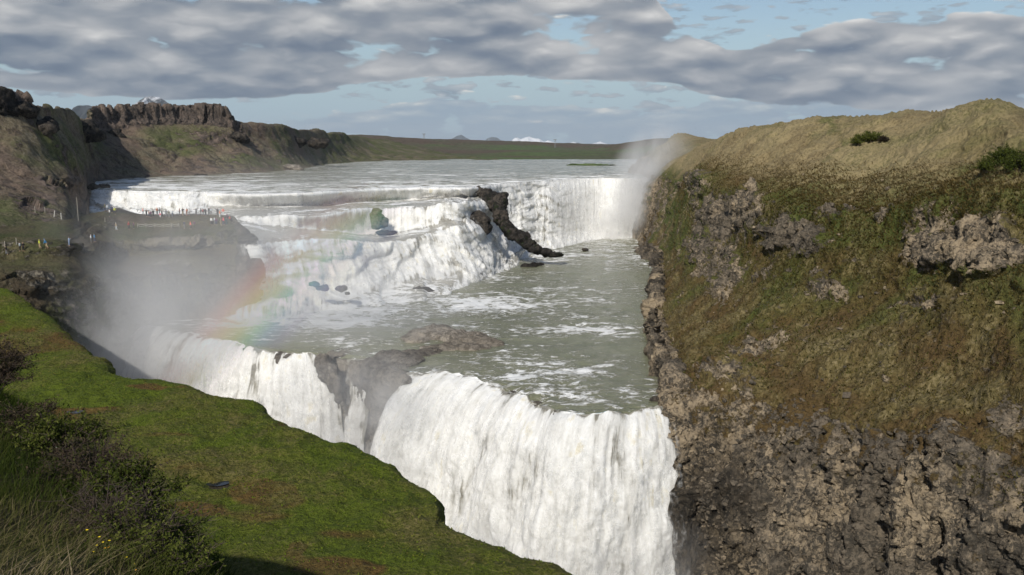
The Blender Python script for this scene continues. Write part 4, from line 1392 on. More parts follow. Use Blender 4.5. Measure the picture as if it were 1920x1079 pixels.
rock_thing('rock', 'dark boulder at the left edge of the upper falls below the scree', [(176, 353, 285, 2.0, 2, 1.2)], .25, rough=.6)
rock_thing('rock', 'second dark boulder in the current by the left bank', [(196, 350, 292, 1.6, 2, .8)], .25, rough=.6)
rock_thing('rock', 'dark red rock at the waterline under the mesa slope', [(376, 331, 405, 3.0, 2, 1.0)], .3, rough=.6)
rock_thing('rock', 'brown rocky point where the left bank meets the river', [(545, 315, 505, 6, 4, 1.8), (560, 318, 498, 3.4, 3, 1.0)], .5, M_rock, .6)

# dark lava crags sticking out of the left slope
for lab, bl in [
    ('black crag on the left slope shaped like a double tooth', [(152, 248, 338, 3.4, 3, 3.6), (160, 253, 340, 4, 3, 2.6), (169, 247, 342, 3, 3, 3.8), (176, 253, 344, 3, 3, 2.4)]),
    ('small pointed black crag left of the double tooth', [(85, 242, 264, 3.2, 3, 1.9), (92, 237, 268, 1.9, 2, 2.2)]),
    ('low black crag right of the double tooth on the slope', [(213, 252, 426, 3.4, 2.4, 2.0), (226, 258, 424, 3.4, 2.4, 1.8)]),
    ('tall black crag on the skyline at the left frame edge', [(4, 186, 240, 2.0, 3, 3.2), (-6, 200, 238, 4, 4, 4), (8, 205, 240, 3, 4, 2.4)]),
    ('blocky brown crag on the skyline second from the left', [(40, 207, 280, 3.2, 3, 2), (52, 212, 282, 2.4, 3, 2)]),
    ('black shadowed crag under the right end of the mesa', [(453, 263, 496, 5.2, 5, 3.2), (442, 260, 490, 5.2, 5, 2.8)]),
    ('dark crag row on the far left bank ridge', [(556, 267, 537, 7.0, 5, 3.0)]),
    ('second dark crag row further along the far left bank', [(594, 269, 556, 6.5, 5, 3.0)]),
]:
    rock_thing('crag', lab, bl, .5, M_wet, .9, 'crag', rk=.9, green=.3, snap='double tooth' not in lab[:60] or 'left of' in lab or 'right of' in lab)

# grass islet in the upper river
Yi = 600
v, f = ico(4)
c_ = PYZ(1105, 610, -14.1)
v = v * np.array((15.5, 7.0, 1.1)) * (1 + .25 * fbm(v * 2.5, 3, seed=240))[:, None] + c_
v[:, 2] += np.clip(fbm(v * .5, 3, seed=241), 0, 1) * .6
o = mesh_obj('grass_islet', v, f, M_plain, attrs={'rock': 0 * v[:, 0], 'green': 0 * v[:, 0] + 1})
tag(o, 'low bright green grassy islet in the upper river', 'islet')

# ------------------------------------------------------------------ people
def col_mat(name, c, rough=.85):
    m, t = new_mat(name)
    finish(t, c, rough)
    return m


def skin(vr, edges, sub=1):
    """vr: list of (x,y,z,r)"""
    def mods(o):
        m_ = o.modifiers.new('s', 'SKIN')
        sv = o.data.skin_vertices[0].data if o.data.skin_vertices else None
        for i, q in enumerate(vr):
            sv[i].radius = (q[3], q[3])
            sv[i].use_root = (i == 0)
        u = o.modifiers.new('u', 'SUBSURF')
        u.levels = sub
        u.render_levels = sub
    me = bpy.data.meshes.new('t')
    me.from_pydata([q[:3] for q in vr], edges, [])
    o = bpy.data.objects.new('t', me)
    col.objects.link(o)
    if not me.skin_vertices:
        bpy.context.view_layer.objects.active = o
        m_ = o.modifiers.new('s', 'SKIN')
        try:
            with bpy.context.temp_override(active_object=o, object=o):
                bpy.ops.mesh.customdata_skin_add()
        except Exception:
            pass
        o.modifiers.remove(m_)
    mods(o)
    r = bpy.data.meshes.new_from_object(o.evaluated_get(dg()))
    r.polygons.foreach_set('use_smooth', np.ones(len(r.polygons), dtype=bool))
    bpy.data.objects.remove(o)
    bpy.data.meshes.remove(me)
    return r


def pose_meshes(arm_l, arm_r, leg_l, leg_r, lean=0.0, drop=0.0, long_coat=False):
    """arms: (elbow, wrist, fingertip) legs: (knee, ankle) as xyz for the left (-x) side mirrored by the caller"""
    L_ = lambda z: -lean * max(0, z - .9)
    def P(x, y, z): return (x, y + L_(z), z - drop)
    v = [(*P(0, 0, .95), .125), (*P(0, 0, 1.12), .115), (*P(0, 0, 1.32), .14), (*P(0, 0, 1.45), .085), (*P(0, -.01, 1.53), .055), (*P(0, -.02, 1.62), .085), (*P(0, -.02, 1.70), .07)]
    e = [(0, 1), (1, 2), (2, 3), (3, 4), (4, 5), (5, 6)]
    jv = [(*P(0, 0, .86 if not long_coat else .6), .17), (*P(0, 0, 1.1), .15), (*P(0, 0, 1.32), .17), (*P(0, 0, 1.46), .10)]
    je = [(0, 1), (1, 2), (2, 3)]
    tv = [(*P(0, 0, .97), .14)]
    te = []
    for sgn, arm, leg in ((-1, arm_l, leg_l), (1, arm_r, leg_r)):
        i = len(v)
        sh = P(sgn * .18, 0, 1.42)
        pts = [sh] + [P(*a) for a in arm]
        rad = (.062, .045, .032, .016)
        v += [(*p_, r_) for p_, r_ in zip(pts, rad)]
        v.append((pts[2][0] - sgn * .03, pts[2][1] - .02, pts[2][2] - .05, .012))      # thumb
        e += [(2, i), (i, i + 1), (i + 1, i + 2), (i + 2, i + 3), (i + 2, i + 4)]
        k = len(jv)
        jv += [(*p_, r_) for p_, r_ in zip(pts[:3], (.088, .068, .055))]
        je += [(2, k), (k, k + 1), (k + 1, k + 2)]
        i = len(v)
        hip = (sgn * .09, 0, .9 - drop)
        kn, an = leg
        toe = (an[0], an[1] - .17, max(.03, an[2] - .05))
        v += [(*hip, .09), (*kn, .06), (*an, .042), (*toe, .035)]
        e += [(0, i), (i, i + 1), (i + 1, i + 2), (i + 2, i + 3)]
        k = len(tv)
        tv += [(*hip, .115), (*kn, .085), (an[0], an[1], an[2] + .06, .068)]
        te += [(0, k), (k, k + 1), (k + 1, k + 2)]
    hv = [(*P(0, .02, 1.56), .075), (*P(0, .015, 1.64), .105), (*P(0, 0, 1.72), .085)]
    return skin(v, e), skin(jv, je), skin(tv, te), skin(hv, [(0, 1), (1, 2)])


def mir(a): return tuple((-q[0],) + tuple(q[1:]) for q in a)


down = ((.25, .02, 1.15), (.24, -.06, .92), (.23, -.09, .80))
phone = ((.27, -.10, 1.18), (.12, -.30, 1.40), (.06, -.36, 1.48))
up = ((.42, -.05, 1.56), (.55, -.02, 1.80), (.58, -.02, 1.92))
point = ((.40, -.12, 1.36), (.62, -.2, 1.42), (.76, -.24, 1.44))
pocket = ((.30, .04, 1.16), (.20, -.10, 1.0), (.14, -.14, .96))
stl, str_ = ((-.10, 0, .5), (-.11, .02, .08)), ((.10, 0, .5), (.11, .02, .08))
wal, war = ((-.10, -.14, .52), (-.10, -.10, .10)), ((.10, .06, .5), (.10, .26, .13))
POSES = {
    'stand': pose_meshes(mir(down), down, stl, str_),
    'pocket': pose_meshes(mir(pocket), pocket, stl, str_),
    'photo': pose_meshes(mir(phone), phone, stl, str_),
    'walk': pose_meshes(((-.25, -.12, 1.15), (-.22, -.26, .98), (-.21, -.32, .88)), ((.25, .14, 1.16), (.24, .16, .93), (.24, .15, .82)), wal, war, lean=.08),
    'armup': pose_meshes(mir(up), down, stl, str_),
    'point': pose_meshes(mir(point), pocket, stl, str_, long_coat=True),
    'bend': pose_meshes(((-.24, -.2, 1.1), (-.15, -.42, .92), (-.12, -.5, .85)), ((.24, -.2, 1.1), (.15, -.42, .92), (.12, -.5, .85)), wal, war, lean=.45),
    'sit': pose_meshes(mir(pocket), pocket, ((-.14, -.38, .52), (-.14, -.42, .08)), ((.14, -.38, .52), (.14, -.42, .08)), drop=.42),
}
for k_, ms in POSES.items():
    for q in ms:
        q.materials.append(None)
SKIN = col_mat('skin_tone', (.45, .27, .19), .6)
CM = {n_: col_mat('cloth_' + n_, c_) for n_, c_ in {
    'coral': (.85, .20, .13), 'pink': (.85, .10, .16), 'orange': (.62, .21, .08), 'rust': (.33, .12, .06), 'red': (.45, .05, .04), 'black': (.018, .018, .02), 'navy': (.03, .04, .09),
    'grey': (.16, .165, .17), 'white': (.78, .78, .76), 'pale': (.50, .55, .58), 'lightblue': (.28, .36, .50), 'blue': (.06, .22, .42), 'yellow': (.55, .60, .08), 'tan': (.40, .30, .18), 'olive': (.10, .10, .05), 'jean': (.08, .11, .17), 'teal': (.03, .09, .10), 'purple': (.14, .05, .10)}.items()}
PEOPLE = [
    (197, 396, 'stand', 'olive', 'black', 'tan', 'person in olive jacket at the far back left of the lookout'),
    (202, 398, 'pocket', 'pale', 'grey', 'pale', 'person in pale grey jacket behind the one in white'),
    (206, 407, 'stand', 'white', 'black', 'black', 'person in white jacket and black trousers on the left upper rocks'),
    (210, 400, 'stand', 'navy', 'black', 'black', 'person in navy jacket between the white and the yellow jackets'),
    (216, 403, 'pocket', 'yellow', 'black', 'black', 'person in bright yellow jacket on the left upper rocks'),
    (260, 401, 'pocket', 'coral', 'grey', 'coral', 'person in coral hooded jacket at the left end of the crowd'),
    (268.5, 404, 'stand', 'coral', 'jean', 'coral', 'person in coral jacket and blue jeans next to the left end'),
    (275, 407, 'photo', 'black', 'black', 'black', 'person in black taking a photo beside the two coral jackets'),
    (279.5, 408, 'stand', 'rust', 'navy', 'black', 'person in dark rust jacket right of the black clad photographer'),
    (283, 409, 'stand', 'purple', 'black', 'black', 'person in plum jacket close behind the dark rust jacket'),
    (287.5, 408, 'pocket', 'black', 'black', 'black', 'short person all in black standing apart near the crowd left'),
    (295, 404, 'pocket', 'orange', 'grey', 'orange', 'person in burnt orange jacket left of a child in pink'),
    (299.5, 403, 'photo', 'grey', 'black', 'black', 'tall person in grey holding a camera behind the child in pink'),
    (300.5, 409, 'stand', 'pink', 'white', 'pink', 'child in pink jacket and white trousers'),
    (304, 408, 'stand', 'black', 'black', 'black', 'person in black just right of the child in pink'),
    (312, 408, 'pocket', 'grey', 'grey', 'black', 'person in grey left of the olive jacket'),
    (317, 409, 'stand', 'olive', 'grey', 'olive', 'broad person in olive jacket and grey trousers'),
    (323.5, 408, 'photo', 'pale', 'jean', 'white', 'person in pale blue jacket raising a camera'),
    (337, 405, 'pocket', 'rust', 'black', 'rust', 'person in rust brown jacket and black trousers left of a gap in the crowd'),
    (343, 405, 'photo', 'black', 'tan', 'black', 'person in black jacket and tan trousers'),
    (350.5, 405, 'photo', 'orange', 'rust', 'black', 'person in orange with brown trousers beside a white jacket'),
    (354.8, 405, 'stand', 'white', 'black', 'black', 'person in white jacket and black trousers in mid crowd'),
    (368, 404, 'point', 'grey', 'black', 'grey', 'person in long grey coat pointing to the left'),
    (377, 405, 'pocket', 'black', 'black', 'black', 'stocky person in black left of the dark red jacket'),
    (381, 405, 'stand', 'red', 'black', 'black', 'person in dark red jacket between two people in black'),
    (385.5, 406, 'pocket', 'black', 'black', 'black', 'tall person in black right of the dark red jacket'),
    (392, 404, 'photo', 'black', 'grey', 'white', 'person in black and white holding up a phone'),
    (396, 404, 'stand', 'pale', 'grey', 'black', 'person in pale jacket beside the raised phone'),
    (408, 406, 'armup', 'black', 'black', 'black', 'person in dark coat raising an arm high'),
    (412.5, 409, 'stand', 'orange', 'white', 'orange', 'person in orange jacket and white trousers near the ledge tip'),
    (419, 406, 'pocket', 'coral', 'white', 'coral', 'person in coral jacket and white trousers at the right end of the crowd'),
    (426, 411, 'sit', 'purple', 'navy', 'black', 'person in plum jacket sitting at the tip of the ledge'),
    (431, 416, 'sit', 'red', 'black', 'black', 'person in red sitting lowest at the ledge tip'),
    (346, 430, 'stand', 'navy', 'grey', 'black', 'person in navy jacket and grey trousers on the lower terrace'),
    (358, 431, 'walk', 'coral', 'black', 'coral', 'person in bright coral hooded jacket walking on the lower terrace'),
    (364.5, 429, 'stand', 'purple', 'olive', 'black', 'person in plum and olive behind the walking coral jacket'),
    (396.5, 423, 'stand', 'white', 'black', 'black', 'person in long white coat on the terrace below the crowd'),
    (402.5, 422, 'pocket', 'pale', 'grey', 'grey', 'person in pale jacket and grey trousers right of the white coat'),
    (406, 423, 'stand', 'purple', 'navy', 'black', 'person in plum jacket and navy trousers below the raised arm'),
    (415, 424, 'stand', 'tan', 'tan', 'tan', 'person in tan clothes beside the hot pink jacket'),
    (419.5, 423, 'walk', 'pink', 'navy', 'pink', 'person in hot pink jacket near the ledge tip'),
    (425, 423, 'pocket', 'teal', 'teal', 'black', 'person in dark teal right of the hot pink jacket'),
    (218.5, 433, 'walk', 'tan', 'pale', 'white', 'person in beige with pale cap and light trousers walking on the path'),
    (242, 431, 'stand', 'red', 'black', 'red', 'person in red jacket standing in the mist on the path'),
    (251, 430, 'stand', 'purple', 'black', 'black', 'person in plum jacket following the red one in the mist'),
    (171, 456, 'pocket', 'white', 'grey', 'white', 'person in white jacket on the path beside one in blue'),
    (178, 455, 'walk', 'blue', 'navy', 'grey', 'person in blue jacket on the path beside one in white'),
    (130, 462, 'photo', 'lightblue', 'lightblue', 'grey', 'person in light blue taking a photo on the path'),
    (75, 467, 'walk', 'yellow', 'tan', 'yellow', 'person in yellow green jacket walking on the path'),
    (88, 467, 'bend', 'blue', 'tan', 'blue', 'person in blue jacket leaning forward behind the yellow green one'),
    (38, 472, 'stand', 'pale', 'black', 'black', 'person with pale top and black trousers at the left of the path'),
    (44, 472, 'pocket', 'black', 'black', 'black', 'person in black beside the one with the pale top'),
    (12.5, 479, 'walk', 'black', 'grey', 'black', 'person in black top and grey trousers nearest the left frame edge'),
]
hr = random.Random(3)


def child(name, me, parent, mat, label=None):
    o = bpy.data.objects.new(name, me)
    o.parent = parent
    col.objects.link(o)
    o.material_slots[0].link = 'OBJECT'
    o.material_slots[0].material = mat
    if label:
        o['label'] = label
    return o


for px, py, pose, jc, tc, hc, lab in PEOPLE:
    h = hit(px, py, (B_ledge, B_left))
    if h is None:
        continue
    body, jacket, trousers, hood = POSES[pose]
    o = bpy.data.objects.new('person', body)
    col.objects.link(o)
    o.material_slots[0].link = 'OBJECT'
    o.material_slots[0].material = SKIN
    o.location = h + Vector((0, 0, -.02))
    sc_ = hr.uniform(1.0, 1.12) * (.68 if lab.startswith('child') else 1.0)
    o.scale = (sc_,) * 3
    a_ = {'point': 0.0, 'armup': 0.2, 'walk': hr.choice((1.4, -1.4)), 'bend': -1.3}.get(pose, hr.uniform(-2.6, 2.6))
    o.rotation_euler = (0, 0, a_)
    tag(o, lab, 'person', 'people at the lookout' if py < 434 else 'people on the path')
    child('jacket', jacket, o, CM[jc])
    child('trousers', trousers, o, CM[tc])
    child('hood' if hc == jc and jc != 'black' else 'hair', hood, o, CM[hc])

# ------------------------------------------------------------------ small built things
def tubes(paths, sides=6):
    """paths: list of (points (n,3), radii) -> verts, faces (quads)"""
    V, Fc, n = [], [], 0
    for P_, r_ in paths:
        P_ = np.asarray(P_, float)
        r_ = np.broadcast_to(np.asarray(r_, float), (len(P_),))
        d = np.gradient(P_, axis=0)
        d /= np.maximum(np.linalg.norm(d, axis=1, keepdims=True), 1e-9)
        a = np.cross(d, np.array((.31, .91, .27)))
        a /= np.maximum(np.linalg.norm(a, axis=1, keepdims=True), 1e-9)
        b = np.cross(d, a)
        th = np.arange(sides) / sides * 2 * math.pi
        ring = P_[:, None] + r_[:, None, None] * (a[:, None] * np.cos(th)[None, :, None] + b[:, None] * np.sin(th)[None, :, None])
        V.append(ring.reshape(-1, 3))
        for i in range(len(P_) - 1):
            for j in range(sides):
                Fc.append((n + i * sides + j, n + i * sides + (j + 1) % sides, n + (i + 1) * sides + (j + 1) % sides, n + (i + 1) * sides + j))
        n += len(P_) * sides
    return np.concatenate(V), np.array(Fc)


M_post = col_mat('weathered_wood', (.34, .31, .26))
M_postw = col_mat('pale_post_paint', (.72, .70, .64))
M_steel = col_mat('grey_steel', (.22, .23, .24), .5)
for px, top, bot, lean, mt, lab in [
    (66, 388, 400, 0, M_post, 'thin grey fence post highest on the left slope'),
    (84.5, 389, 400, .02, M_post, 'thin grey fence post right of the highest one'),
    (101, 396, 408, .22, M_postw, 'white leaning fence post on the left slope'),
    (115, 400, 412, 0, M_postw, 'pale fence post just right of the white leaning post'),
    (147, 372, 415, 0, M_post, 'tall thin grey pole at the foot of the scree'),
    (9.5, 453, 464, 0, M_post, 'grey fence post near the left frame edge by the path'),
    (31, 447, 459, 0, M_post, 'grey fence post above the pair of walkers on the left'),
    (197, 409, 417, 0, M_post, 'short pale post below the person in the white jacket'),
]:
    h = hit(px, bot, (B_ledge, B_left))
    if h is None:
        continue
    H = (bot - top) / F * h[1] * 1.02
    P_ = [(0, 0, -.2), (lean * H * .5, 0, H * .5), (lean * H, 0, H)]
    v, f = tubes([(P_, .07 if H < 3 else .06)])
    o = mesh_obj('fence_post' if H < 3 else 'pole', v, f, mt)
    o.location = h
    tag(o, lab, 'fence post' if H < 3 else 'pole', 'posts on the left slope')

# rope fence of the lookout
fn = bpy.data.objects.new('rope_fence', None)
col.objects.link(fn)
fp = [hit(px, 428 - .0 * px, (B_ledge,)) for px in (258, 274, 290, 306, 322, 336)]
fp = [np.array(q) for q in fp if q is not None]
fn.location = fp[0]
tag(fn, 'low rope fence with thin posts along the lookout step', 'rope fence')
for q in fp:
    v, f = tubes([([q + (0, 0, -.2) - fp[0], q + (0, 0, 1.05) - fp[0]], .05)])
    mesh_obj('post', v, f, M_post, parent=fn)
for hgt_ in (.95, .55):
    pts = []
    for a, b in zip(fp[:-1], fp[1:]):
        for t_ in np.linspace(0, 1, 7)[:-1]:
            q = a * (1 - t_) + b * t_ + np.array((0, 0, hgt_ - .18 * 4 * t_ * (1 - t_)))
            pts.append(q - fp[0])
    pts.append(fp[-1] + (0, 0, hgt_) - fp[0])
    v, f = tubes([(pts, .028)])
    mesh_obj('rope', v, f, M_postw, parent=fn)

# two pylons on the plain
for px, top, bot, Y, lab in [(795, 251.5, 263, 2000, 'left power line pylon on the far dark ridge'), (1041, 262, 272, 2300, 'right power line pylon on the far ridge near the snowy mountains')]:
    b_ = PY(px, bot, Y)
    H = (bot - top) / F * Y
    r_ = bpy.data.objects.new('pylon', None)
    r_.location = b_
    col.objects.link(r_)
    tag(r_, lab, 'pylon', 'power pylons on the horizon')
    for sx_ in (-1, 1):
        v, f = tubes([([(sx_ * 1.6, 0, -8), (sx_ * 1.3, 0, H)], .42)])
        mesh_obj('mast', v, f, M_steel, parent=r_)
    v, f = tubes([([(-4.2, 0, H * .93), (4.2, 0, H * .93)], .4), ([(-1.3, 0, H * .9), (1.4, 0, H * .6)], .22), ([(1.3, 0, H * .9), (-1.4, 0, H * .6)], .22)])
    mesh_obj('crossarm', v, f, M_steel, parent=r_)
    for k in (-3.8, 0, 3.8):
        v, f = tubes([([(k, 0, H * .93), (k, 0, H * .80)], .25)])
        mesh_obj('insulator', v, f, M_steel, parent=r_)

# ------------------------------------------------------------------ grass, shrubs and flowers of the near hillside
def leaf_mat(name, cols, rough=.7, trans=.25):
    m, t = new_mat(name)
    v = t.attr('tone')
    c = t.ramp(v, [(i / (len(cols) - 1), q) for i, q in enumerate(cols)])
    d = t.n('ShaderNodeBsdfDiffuse', {'Color': c})
    tr = t.n('ShaderNodeBsdfTranslucent', {'Color': c})
    mx = t.n('ShaderNodeMixShader', {0: trans})
    t.t.links.new(d.outputs[0], mx.inputs[1])
    t.t.links.new(tr.outputs[0], mx.inputs[2])
    o = t.n('ShaderNodeOutputMaterial')
    t.t.links.new(mx.outputs[0], o.inputs['Surface'])
    return m


M_blade = leaf_mat('grass_blades', [(.016, .028, .006), (.036, .052, .011), (.07, .075, .02), (.16, .13, .07), (.30, .24, .155)])
M_leaf = leaf_mat('willow_leaves', [(.020, .032, .008), (.05, .065, .014), (.085, .10, .02), (.13, .14, .035)])
M_dryleaf = leaf_mat('heather_twigs', [(.030, .022, .016), (.05, .040, .025), (.09, .065, .045), (.06, .075, .02)])
M_twig = col_mat('twig_bark', (.075, .055, .045))
M_petal = col_mat('yellow_petals', (.85, .62, .02))
M_petal2 = col_mat('orange_yellow_petals', (.85, .38, .02))
M_stem = col_mat('flower_stem', (.07, .10, .02))


def blades(base, hgt, wid, lean, tone, segs=3):
    """grass blades as thin curved strips; base (n,3), lean (n,2)"""
    n = len(base)
    az_ = rng.uniform(0, math.pi, n)
    side = np.stack((np.cos(az_), np.sin(az_), 0 * az_), -1)
    V = []
    for i in range(segs + 1):
        t_ = i / segs
        c_ = base + np.stack((lean[:, 0] * t_ ** 1.8, lean[:, 1] * t_ ** 1.8, hgt * (t_ - .25 * t_ * t_)), -1)
        w_ = (wid * (1 - t_) ** .7 + .0004)[:, None] * .5
        V += [c_ - side * w_, c_ + side * w_]
    V = np.stack(V, 1)                  # n, 2(segs+1), 3
    k = 2 * (segs + 1)
    off = (np.arange(n) * k)[:, None]
    Fc = np.concatenate([np.stack((off[:, 0] + 2 * i, off[:, 0] + 2 * i + 1, off[:, 0] + 2 * i + 3, off[:, 0] + 2 * i + 2), -1) for i in range(segs)])
    tn = np.repeat(tone, k)
    return V.reshape(-1, 3), Fc, tn


NB = 90000
X = rng.uniform(-11.5, -.2, NB)
Y = rng.uniform(1.6, 13.5, NB)
sd_ = rim_dist(X, Y)
keep = (sd_ < 1.3) & (sd_ > -5.5)
ppx, ppy = proj(np.stack((X, Y, near_z(X, Y)), -1))
keep &= (ppx > -160) & (ppx < 620) & (ppy < 1400) & (ppy > 600)
X, Y = X[keep], Y[keep]
ppx, ppy = ppx[keep], ppy[keep]
P_ = np.stack((X, Y, near_z(X, Y) - .01), -1)
patch = fbm(np.stack((X, Y, 0 * X), -1) * .9, 3, seed=151)
straw = sstep(ppy, 900, 1040) * sstep(ppx, 330, 120)
tone = np.clip(.20 + .20 * patch + .46 * straw * (rng.random(len(X)) < .75) + rng.normal(0, .10, len(X)), 0, 1)
hg = .16 + .12 * rng.random(len(X)) + .06 * patch
ln = rng.normal(0, .07, (len(X), 2)) + np.array((.05, .03))
v, f, tn = blades(P_, hg * (1 - .25 * straw), .0045 + .004 * rng.random(len(X)), ln * (1 + straw)[:, None], tone)
o = mesh_obj('hillside_grass', v, f, M_blade, attrs={'tone': tn})
tag(o, 'dark green and straw coloured grass on the near hillside', 'grass', kind='stuff')


def shrub(name, label, loc, rad, nst, leafn, leaf_mat_, twig_vis=1.0, flat=.7, tone=(.1, .9), leaf=.022, seed=0, up=.25, group='low shrubs on the near hillside'):
    """low dense shrub: arching stems that fork, with small leaves along the outer twigs. rad metres."""
    r_ = np.random.default_rng(seed)
    paths, tips = [], []
    for i in range(nst):
        a = r_.uniform(0, 2 * math.pi)
        e = r_.uniform(.15, 1.45)
        L_ = rad * r_.uniform(.65, 1.12)
        d = np.array((math.cos(a) * math.cos(e), math.sin(a) * math.cos(e), math.sin(e) * flat))
        p0 = np.array((math.cos(a), math.sin(a), 0)) * rad * .18 * r_.random()
        pts = []
        for t_ in np.linspace(0, 1, 6):
            pts.append(p0 + d * L_ * t_ + np.array((0, 0, up * rad * math.sin(t_ * 2.4) * .5)) + r_.normal(0, .022 * rad, 3) * (t_ > 0))
        paths.append((pts, np.linspace(.011, .0035, 6) * (.6 + rad * .5)))
        for j in (2, 3, 4, 5):
            for _ in range(3):
                q = np.array(pts[j]) + 0
                dd = d * .4 + r_.normal(0, .55, 3)
                dd[2] = abs(dd[2]) * .7
                tw = [q, q + dd * rad * .16, q + dd * rad * .30 + np.array((0, 0, .03 * rad))]
                paths.append((tw, np.array((.0032, .0022, .0014)) * (.6 + rad * .5)))
                tips.append(tw)
    root = bpy.data.objects.new(name, None)
    root.location = loc
    col.objects.link(root)
    tag(root, label, 'shrub' if 'bush' not in name else 'bush', group)
    v, f = tubes(paths, 3)
    mesh_obj('branches', v, f, M_twig, parent=root)
    tips = np.array(tips)
    k = r_.integers(0, len(tips), leafn)
    t_ = r_.uniform(.1, 1.1, leafn)[:, None]
    c_ = tips[k, 0] * (1 - t_) + tips[k, 2] * t_ + r_.normal(0, .028 * rad, (leafn, 3))
    n1_ = r_.normal(0, 1, (leafn, 3))
    n1_ /= np.linalg.norm(n1_, axis=1, keepdims=True)
    n2_ = np.cross(n1_, r_.normal(0, 1, (leafn, 3)))
    n2_ /= np.linalg.norm(n2_, axis=1, keepdims=True)
    s_ = (leaf * r_.uniform(.6, 1.25, leafn))[:, None]
    V = np.stack((c_ - n1_ * s_, c_ + n2_ * s_ * .42, c_ + n1_ * s_, c_ - n2_ * s_ * .42), 1).reshape(-1, 3)
    Fc = np.arange(leafn * 4).reshape(-1, 4)
    tn_ = np.repeat(np.clip(r_.uniform(tone[0], tone[1], leafn), 0, 1), 4)
    mesh_obj('foliage', V, Fc, leaf_mat_, attrs={'tone': tn_}, parent=root)
    return root


def near_at(px, Y, dz=0.0):
    x = (px - 960) / F * (Y + .5)
    z = float(near_z(np.array([x]), np.array([Y]))[0])
    x = (px - 960) / F * (Y * CP - z * SP)
    z = float(near_z(np.array([x]), np.array([Y]))[0])
    return (x, Y, z + dz)


shrub('shrub', 'dark reddish woolly shrub at the left frame edge with a yellow flower', near_at(-22, 11.3), 0.615, 60, 7800, M_dryleaf, flat=1.0, tone=(0, .8), leaf=.018, seed=1, up=.6)
shrub('shrub', 'dark low shrub halfway up the left grass edge', near_at(57, 10.0), 0.451, 40, 4800, M_dryleaf, tone=(0, 1), leaf=.018, seed=2)
shrub('shrub', 'green leafed willow shrub at the crest above the twiggy ones', near_at(112, 8.9), 0.5084, 46, 6300, M_leaf, tone=(.1, 1), leaf=.020, seed=3, flat=.8)
shrub('shrub', 'grey twiggy shrub with purple brown branches in the middle of the crest', near_at(167, 8.2), 0.5084, 64, 3900, M_dryleaf, tone=(.2, 1), leaf=.018, seed=4, flat=.8)
shrub('shrub', 'dense dark green shrub forming the right shoulder of the crest', near_at(224, 7.7), 0.4756, 50, 7800, M_leaf, tone=(0, .8), leaf=.019, seed=5, flat=.85)
shrub('shrub', 'shrub of bare pale branches behind the yellow flowers', near_at(202, 6.6), 0.41, 60, 1350, M_dryleaf, tone=(.2, 1), leaf=.016, seed=6, flat=.8)
shrub('shrub', 'upright twiggy shrub with few leaves near the bottom edge', near_at(277, 6.3), 0.41, 60, 3450, M_leaf, tone=(.2, 1), leaf=.016, seed=7, flat=1.0, up=.5)
shrub('shrub', 'light green leafed shrub nearest the plateau shadow at the bottom', near_at(312, 5.7), 0.3444, 44, 3900, M_leaf, tone=(.3, 1), leaf=.015, seed=8, flat=.8)

FLOW = [(5, 785, 11.0, 1), (23, 825, 10.2, 1), (183, 898, 7.7, 0), (163, 995, 6.0, 0), (186, 1008, 5.9, 0), (193, 1018, 5.8, 0), (196, 1029, 5.7, 1), (204, 1028, 5.75, 1), (181, 1024, 5.7, 0), (237, 1046, 5.55, 0), (252, 1059, 5.5, 0), (255, 1070, 5.4, 1), (205, 1015, 5.8, 0), (176, 1036, 5.65, 0)]
FL = ['yellow flower in the reddish shrub at the left edge', 'yellow flower a little below the one in the reddish shrub', 'single yellow flower on the crest of the shrubs', 'small yellow flower highest of the lower cluster', 'yellow flower second highest of the lower cluster',
      'yellow flower in the middle of the lower cluster', 'orange yellow flower left of its twin in the cluster', 'orange yellow flower right of its twin in the cluster', 'pale yellow flower left of the orange twins', 'yellow flower alone right of the cluster',
      'bright yellow flower near the bottom edge', 'orange flower lowest near the bottom edge', 'small yellow flower above the right orange twin', 'small yellow flower lowest of the cluster']
for (px, py, Y_, c_), lab in zip(FLOW, FL):
    top = PY(px, py, Y_)
    g_ = near_z(np.array([top[0]]), np.array([top[1]]))[0]
    H = max(.08, top[2] - g_)
    r_ = bpy.data.objects.new('flower', None)
    r_.location = (top[0], top[1], top[2] - H)
    col.objects.link(r_)
    tag(r_, lab, 'flower', 'yellow flowers in the grass')
    v, f = tubes([([(0, 0, -.02), (.01, .0, H * .5), (0, 0, H)], .0022)], 4)
    mesh_obj('stem', v, f, M_stem, parent=r_)
    V, Fc = [], []
    for j in range(5):
        a = j / 5 * 2 * math.pi + px
        d = np.array((math.cos(a), math.sin(a), .35))
        q = np.array((-math.sin(a), math.cos(a), 0))
        n_ = len(V)
        V += [(0, 0, H), tuple(d * .006 + q * .005 + (0, 0, H)), tuple(d * .011 + (0, 0, H)), tuple(d * .006 - q * .005 + (0, 0, H))]
        Fc.append((n_, n_ + 1, n_ + 2, n_ + 3))
    mesh_obj('petals', np.array(V), np.array(Fc), M_petal2 if c_ else M_petal, smooth=False, parent=r_)

